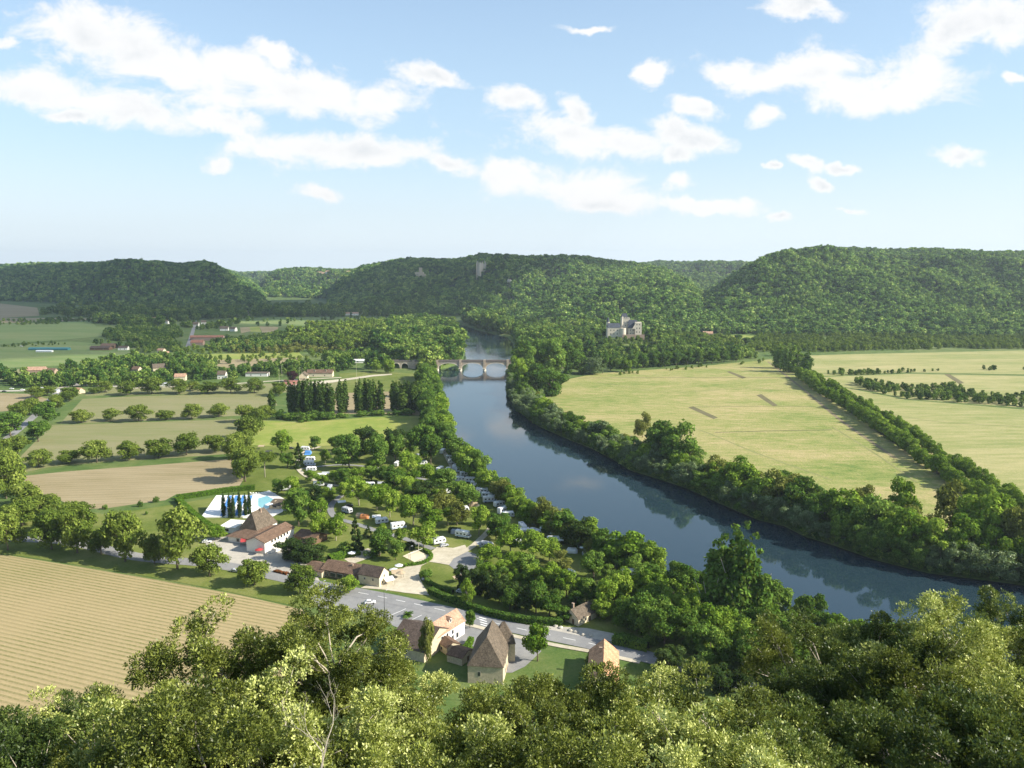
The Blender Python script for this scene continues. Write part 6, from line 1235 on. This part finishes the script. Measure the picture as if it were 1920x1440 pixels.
far_house(570,711,9,12,5.5,9.5,0.1,M_cream,T_grey,'cream gabled station house with outdoor terrace',name='station_house',cat='house',ridge='y',chim=[(1,2,0.6)],doors=[('f',0,0,1.6,2.4)])
# tennis court, lamp posts, road lamps
sheet('tennis_court', [(528,722),(533,712),(563,713),(562,723)], plain('court_red', (0.35,0.16,0.12), 0.9, 0.1), 5); sheet('station_yard', [(585,716),(640,711),(700,703),(735,701),(735,703),(700,706),(640,715),(590,722),(520,727),(521,724),(570,720)], M_gravel, 6)
def lamp(px, py, pyt, lab, mat=None, arm=True):
    p = G(px, py); h = ztop(pyt, p.y); root = empty('street_lamp', (p.x, p.y, 0), 0.6); tag(root, lab, 'street lamp')
    m = MB(); m.tube([(0,0,0),(0,0,h)], [0.11,0.07], 7); m.build('pole', mat or M_metal, root)
    m = MB(); m.tube([(0,0,h-0.05),(0.9,0,h+0.15)], [0.045,0.04], 5); m.build('arm', mat or M_metal, root); m = MB(); m.box(0.75,1.45,-.14,.14,h+0.05,h+0.2); m.build('lamp_head', M_cars, root)
lamp(721,1147,1108,'dark street lamp at the edge of the car park'); lamp(605,1117,1090,'dark lamp post beside the last walnut tree of the row'); lamp(769,1053,1025,'lamp post by the volleyball court path'); lamp(785,1036,1017,'pale lamp post behind the volleyball court',M_pale)
for i, (x, y, t) in enumerate([(562,722,690),(529,716,685),(524,722,692),(669,722,680),(567,716,692)]): lamp(x, y, t, '%s tall floodlight mast from the left by the sports ground' % ['third','second','first','last','fourth'][i], M_pale)
# antenna mast on the left hill
p = Gd(266, 487, 3270); z = zat(p.x, p.y); r = empty('radio_mast', (p.x, p.y, z)); tag(r, 'thin radio mast on the crest of the left hill', 'mast'); m = MB(); m.tube([(0,0,0),(0,0,30)], [0.9,0.5], 5); m.build('mast_pole', M_cars, r); m = MB(); m.box(-1.5,1.5,-1.5,1.5,22,24); m.build('antenna', M_cars, r)
for i, (px, py, Y0) in enumerate([(600,511,4400),(608,512,4400),(616,511,4400),(655,509,4500)]):
    Y = hill_dist(px, py+3)-40; p = Gd(px, py, Y); z = zat(p.x, p.y); house('hilltop_house', '%s pale house from the left on the distant village hill' % ordw(i), (p.x, p.y), 26, 16, 16, 22, 0.0, M_white, T_pink, base=max(z-2, p.z-18), group='houses on the village hill')
# rocks along the road
for i, (x, y) in enumerate([(1042,1175),(1051,1178),(1069,1183),(1080,1186),(1094,1191),(1108,1192),(986,1208),(992,1212),(1000,1192)]):
    p = G(x, y); r = random.Random(i); me = bpy.data.meshes.new('boulder'); n = 10; V = []; F = []
    rings = [(0.35,-.1),(0.85,.15),(0.9,.4),(0.55,.7),(0.1,.8)]
    for q, (R, z) in enumerate(rings):
        for k in range(n): a = 2*math.pi*k/n; s = R*(1+r.uniform(-.22,.22)); V.append((math.cos(a)*s*1.1, math.sin(a)*s*0.8, z*(1+r.uniform(-.1,.1))))
    for q in range(len(rings)-1):
        for k in range(n): F.append([q*n+k, q*n+(k+1)%n, (q+1)*n+(k+1)%n, (q+1)*n+k])
    F.append([(len(rings)-1)*n+k for k in range(n)]); me.from_pydata(V, [], F); me.materials.append(M_rockp); o = link('boulder', me, None, (p.x, p.y, 0)); o.rotation_euler.z = i; tag(o, '%s pale boulder from the left along the roadside' % ordw(sorted([1042,1051,1069,1080,1094,1108,986,992,1000]).index(x)), 'boulder', 'boulders along the road')

# ------------------------------------------------------------------ vehicles and tents
def profile_body(prof, hw, mat, name, parent, bev=0.12):
    """side outline (x,z) extruded to half width hw with slightly drawn-in edges"""
    m = MB(); n = len(prof); c = (sum(p[0] for p in prof)/n, sum(p[1] for p in prof)/n)
    ins = [(c[0]+(x-c[0])*(1-bev/2), c[1]+(z-c[1])*(1-bev)) for x, z in prof]
    R = [[(x,-hw,z) for x, z in ins],[(x,-hw+.15,z) for x, z in prof],[(x,hw-.15,z) for x, z in prof],[(x,hw,z) for x, z in ins]]
    for a, b in zip(R[:-1], R[1:]):
        for i in range(n): j = (i+1)%n; m.poly([a[i],b[i],b[j],a[j]])
    m.poly(R[0]); m.poly(R[3][::-1]); return m.build(name, mat, parent)
def wheel(x, y, parent, r=0.32):
    m = MB(); m.tube([(x,y-.1,r),(x,y+.1,r)], [r,r], 10); m.build('wheel', M_tyre, parent)
def win(parent, x0, x1, y, z0, z1, nm='window'): m = MB(); s = 0.02 if y > 0 else -0.02; m.box(x0, x1, min(y, y+s), max(y, y+s), z0, z1); m.build(nm, M_glass, parent)
def mk_caravan(mat=None, stripe=M_grey):
    r = empty('caravan', (0,0,0)); b = profile_body([(-2.7,0.45),(2.4,0.45),(2.75,0.9),(2.6,1.9),(2.2,2.55),(-2.2,2.6),(-2.7,2.3)], 1.15, mat or M_vwhite, 'body', r)
    for y in (-1.155, 1.155):
        for x in (-1.9, -0.3, 1.3): win(r, x, x+0.9, y, 1.35, 1.95)
        m = MB(); s = 0.012 if y > 0 else -0.012; m.box(-2.5,2.3,min(y,y+s),max(y,y+s),0.8,1.0); m.build('stripe', stripe, r)
    m = MB(); m.box(2.62,2.74,-.7,.7,1.3,1.85); m.build('front_window', M_glass, r); wheel(-.3,-1.05,r); wheel(-.3,1.05,r); m = MB(); m.tube([(2.6,-.5,.5),(3.9,0,.5)],[.05,.04],5); m.tube([(2.6,.5,.5),(3.9,0,.5)],[.05,.04],5); m.build('drawbar', M_metal, r)
    m = MB(); m.box(-.4,.4,-.3,.3,2.59,2.70); m.build('roof_hatch', M_grey, r); return r
def mk_motorhome():
    r = empty('motorhome', (0,0,0)); profile_body([(-3.2,0.4),(3.3,0.4),(3.5,0.8),(3.4,1.25),(2.6,1.5),(2.3,2.0),(2.75,2.35),(2.6,2.95),(-3.1,2.95),(-3.25,2.6)], 1.12, M_vwhite, 'body', r)
    for y in (-1.125, 1.125):
        for x in (-2.4, -0.7, 0.9): win(r, x, x+.8, y, 1.5, 2.1)
        win(r, 2.15, 2.75, y, 1.25, 1.7, 'cab_window'); m = MB(); s = .012 if y > 0 else -.012; m.box(-3,3,min(y,y+s),max(y,y+s),0.85,1.05); m.build('stripe', M_blue, r)
    m = MB(); m.slab([(2.62,-.9,1.52),(3.3,-.9,1.30),(3.3,.9,1.30),(2.62,.9,1.52)], .02); m.build('windscreen', M_glass, r)
    for x in (-2.0, 2.5): wheel(x,-1.02,r,.36); wheel(x,1.02,r,.36)
    m = MB(); m.box(-1.5,-.8,-.3,.3,2.94,3.05); m.build('roof_hatch', M_grey, r); return r
def mk_car(mat, nm='parked_car'):
    r = empty(nm, (0,0,0)); profile_body([(-2.1,0.3),(2.05,0.3),(2.15,0.65),(1.9,0.85),(1.0,0.98),(0.3,1.42),(-1.2,1.45),(-1.95,1.0),(-2.15,0.8)], 0.86, mat, 'body', r)
    for y in (-.865, .865): win(r, -1.3, -0.35, y, 1.0, 1.32); win(r, -0.25, 0.5, y, 1.0, 1.3)
    m = MB(); m.slab([(.42,-.7,1.36),(1.0,-.7,1.0),(1.0,.7,1.0),(.42,.7,1.36)][::-1], .03); m.build('windscreen', M_glass, r); m = MB(); m.box(-1.75,-1.6,-.65,.65,1.02,1.3); m.build('rear_window', M_glass, r)
    for x in (-1.3, 1.3): wheel(x,-.78,r,.31); wheel(x,.78,r,.31)
    for y in (-.6,.6): m = MB(); m.box(2.08,2.14,y-.15,y+.15,.6,.75); m.build('headlight', M_cars, r)
    return r
def mk_awntent(mat):
    r = empty('awning_tent', (0,0,0)); m = MB(); n = 8; prof = [(-1.6*math.cos(math.pi*i/n), 2.3*math.sin(math.pi*i/n)**0.75) for i in range(n+1)]
    for sx0, sx1, k0, k1 in ((-2.6,-1.9,.55,1),(-1.9,1.6,1,1),(1.6,2.4,1,.6)):
        for i in range(n): p, q = prof[i], prof[i+1]; m.poly([(sx0,p[0]*k0,p[1]*k0),(sx1,p[0]*k1,p[1]*k1),(sx1,q[0]*k1,q[1]*k1),(sx0,q[0]*k0,q[1]*k0)][::-1])
    m.poly([(-2.6,p[0]*.55,p[1]*.55) for p in prof]); m.poly([(2.4,p[0]*.6,p[1]*.6) for p in prof][::-1]); m.build('canvas', mat, r)
    m = MB(); m.box(2.36,2.44,-.45,.45,0,1.2); m.build('door_flap', M_grey, r); return r
def mk_sidetent(mat):
    r = empty('flat_awning', (0,0,0)); m = MB(); m.slab([(-2.2,-1.4,2.0),(2.2,-1.4,2.0),(2.2,1.4,2.5),(-2.2,1.4,2.5)], .06); m.build('canvas', mat, r)
    for x in (-2.1,2.1): m = MB(); m.tube([(x,-1.3,0),(x,-1.3,2.0)],[.04,.04],5); m.build('pole', M_metal, r); m = MB(); m.tube([(x,1.3,0),(x,1.3,2.45)],[.04,.04],5); m.build('pole', M_metal, r)
    return r
PV = {}; MK = {'caravan': mk_caravan, 'motorhome': mk_motorhome, 'car_blue': lambda: mk_car(M_carb), 'car_dark': lambda: mk_car(M_card), 'car_red': lambda: mk_car(M_carr), 'car_silver': lambda: mk_car(M_cars), 'car_white': lambda: mk_car(M_vwhite),
      'tent_grey': lambda: mk_awntent(M_grey), 'tent_tan': lambda: mk_awntent(M_tan), 'tent_orange': lambda: mk_awntent(M_org), 'tent_white': lambda: mk_awntent(M_vwhite), 'tent_blue': lambda: mk_awntent(M_blue), 'flat_white': lambda: mk_sidetent(M_vwhite), 'flat_grey': lambda: mk_sidetent(M_grey), 'flat_blue': lambda: mk_sidetent(M_blue), 'flat_tan': lambda: mk_sidetent(M_tan), 'caravan_grey': lambda: mk_caravan(M_cars, M_blue)}
def copy_tree(o, parent=None):
    c = o.copy(); COL.objects.link(c); c.parent = parent
    for ch in o.children: copy_tree(ch, c)
    return c
def vehicle(kind, px, py, rot, label, cat, group):
    if kind not in PV: o = PV[kind] = MK[kind]()
    else: o = copy_tree(PV[kind])
    p = G(px, py); o.location = (p.x, p.y, 0.14); o.rotation_euler = (0, 0, math.radians(rot)); o.scale = (1.18, 1.18, 1.18) if kind[:3] in ('car', 'mot') and kind[:4] != 'car_' else (1, 1, 1); tag(o, label, cat, group); return o
RS = 'caravans in the riverside row'
for i, (k, x, y, r) in enumerate(van): vehicle(k, x, y, r, '%s %s counting toward the viewer in the riverside row' % (ordw(i), 'white caravan' if k == 'caravan' else 'white motorhome'), k, RS)
for k, x, y, r, l, c in OT: vehicle(k, x, y, r, l, c, {'caravan':'caravans on the campsite','motorhome':'motorhomes on the campsite','tent':'tents on the campsite','awning':'awnings on the campsite','car':'parked cars'}.get(c))
# wooden landing stage
p = G(1455, 1172, -3); r = empty('landing_stage', (p.x, p.y, -3), -0.6); tag(r, 'small pale wooden landing stage at the water edge between the trees', 'jetty'); m = MB()
for i in range(9): m.box(-4+i*.9, -3.2+i*.9, -1, 1, .6, .7)
m.build('planks', M_pale, r)
for x in (-3.8, 0, 3.8): m = MB(); m.tube([(x,-.9,-2),(x,-.9,.9)],[.1,.1],6); m.build('post', M_wood, r)
# volleyball net
p = G(779,1043); r = empty('volleyball_net', (p.x,p.y,0), 0.9); tag(r, 'volleyball net across the pale sand court', 'net'); 
for x in (-4.5,4.5): m = MB(); m.tube([(x,0,0),(x,0,2.5)],[.06,.06],5); m.build('post', M_metal, r)
m = MB(); m.box(-4.4,4.4,-.02,.02,2.3,2.42); m.build('net_tape', M_vwhite, r)
# dog-leg planter in front of the barn
hedge([(515,1072),(540,1078)], 1.5, 0.9, 'low reddish flower bed between courtyard and road', L_redb)
# ------------------------------------------------------------------ the air
def haze():
    m, N, L = newmat('haze_air'); v = N.new('ShaderNodeVolumePrincipled'); v.inputs['Color'].default_value = (0.75, 0.87, 1.0, 1); v.inputs['Density'].default_value = 0.00005; v.inputs['Anisotropy'].default_value = 0.2
    o = N.new('ShaderNodeOutputMaterial'); L.new(v.outputs[0], o.inputs['Volume'])
    mb = MB(); mb.box(-14000, 14000, -400, 11500, -9, 330); tag(mb.build('haze', m), 'thin pale blue air between the viewer and the far hills', 'haze', kind='stuff')
haze()

# ------------------------------------------------------------------ clouds high over the valley, above the frame, that shade the far left
def cloud(name, outline, z, off, thin):
    m, N, L = newmat('cloud_vapour'); d = N.new('ShaderNodeBsdfDiffuse'); d.inputs[0].default_value = (0.92,0.92,0.93,1); t = N.new('ShaderNodeBsdfTransparent'); mx = N.new('ShaderNodeMixShader'); mx.inputs[0].default_value = 1-thin; L.new(t.outputs[0], mx.inputs[1]); L.new(d.outputs[0], mx.inputs[2]); o = N.new('ShaderNodeOutputMaterial'); L.new(mx.outputs[0], o.inputs[0])
    P = np.array(outline, float)+np.array(off); x0, y0 = P.min(0)-150; x1, y1 = P.max(0)+150; st = 45.0
    X, Y = np.meshgrid(np.arange(x0, x1, st), np.arange(y0, y1, st)); sd = sdist(X.ravel(), Y.ravel(), P).reshape(X.shape)+(fbm(X/260, Y/260, 5)-0.5)*420
    t = np.clip(-sd/260, 0, 1)**0.5; top = z+t*(170+160*fbm(X/180+5, Y/180, 4)); bot = z-t*30
    idx = np.arange(X.size).reshape(X.shape); ins = (sd < 0); q = ins[:-1,:-1]&ins[1:,:-1]&ins[:-1,1:]&ins[1:,1:]
    F = np.stack([idx[:-1,:-1], idx[:-1,1:], idx[1:,1:], idx[1:,:-1]], -1)[q]; n = X.size
    V = np.concatenate([np.column_stack([X.ravel(), Y.ravel(), top.ravel()]), np.column_stack([X.ravel(), Y.ravel(), bot.ravel()])]); Fa = np.concatenate([F, F[:, ::-1]+n])
    e = {}
    for f in F:
        for i in range(4): a, b = int(f[i]), int(f[(i+1)%4]); e[(a,b)] = 1
    side = [[b, a, a+n, b+n] for (a, b) in e if (b, a) not in e]; Fa = np.concatenate([Fa, np.array(side)])
    u, inv = np.unique(Fa, return_inverse=True); tag(link(name, mesh_np(name, V[u], inv.reshape(Fa.shape), m, smooth=True)), kind='structure')
OFF = (1.54*1900*math.sin(SUN_AZ), 1.54*1900*math.cos(SUN_AZ))
cloud('sky_cloud', [(-3600,1900),(-900,1850),(-300,1850),(-60,1950),(-20,2300),(120,2650),(60,3300),(-500,3200),(-1000,2950),(-1300,3500),(-2400,4200),(-3600,3900)], 1900, OFF, 0.35)
cloud('thin_sky_cloud', [(-3600,1180),(-900,1150),(-460,1180),(-380,1500),(-330,1900),(-900,1900),(-3600,1950)], 1900, OFF, 0.68)
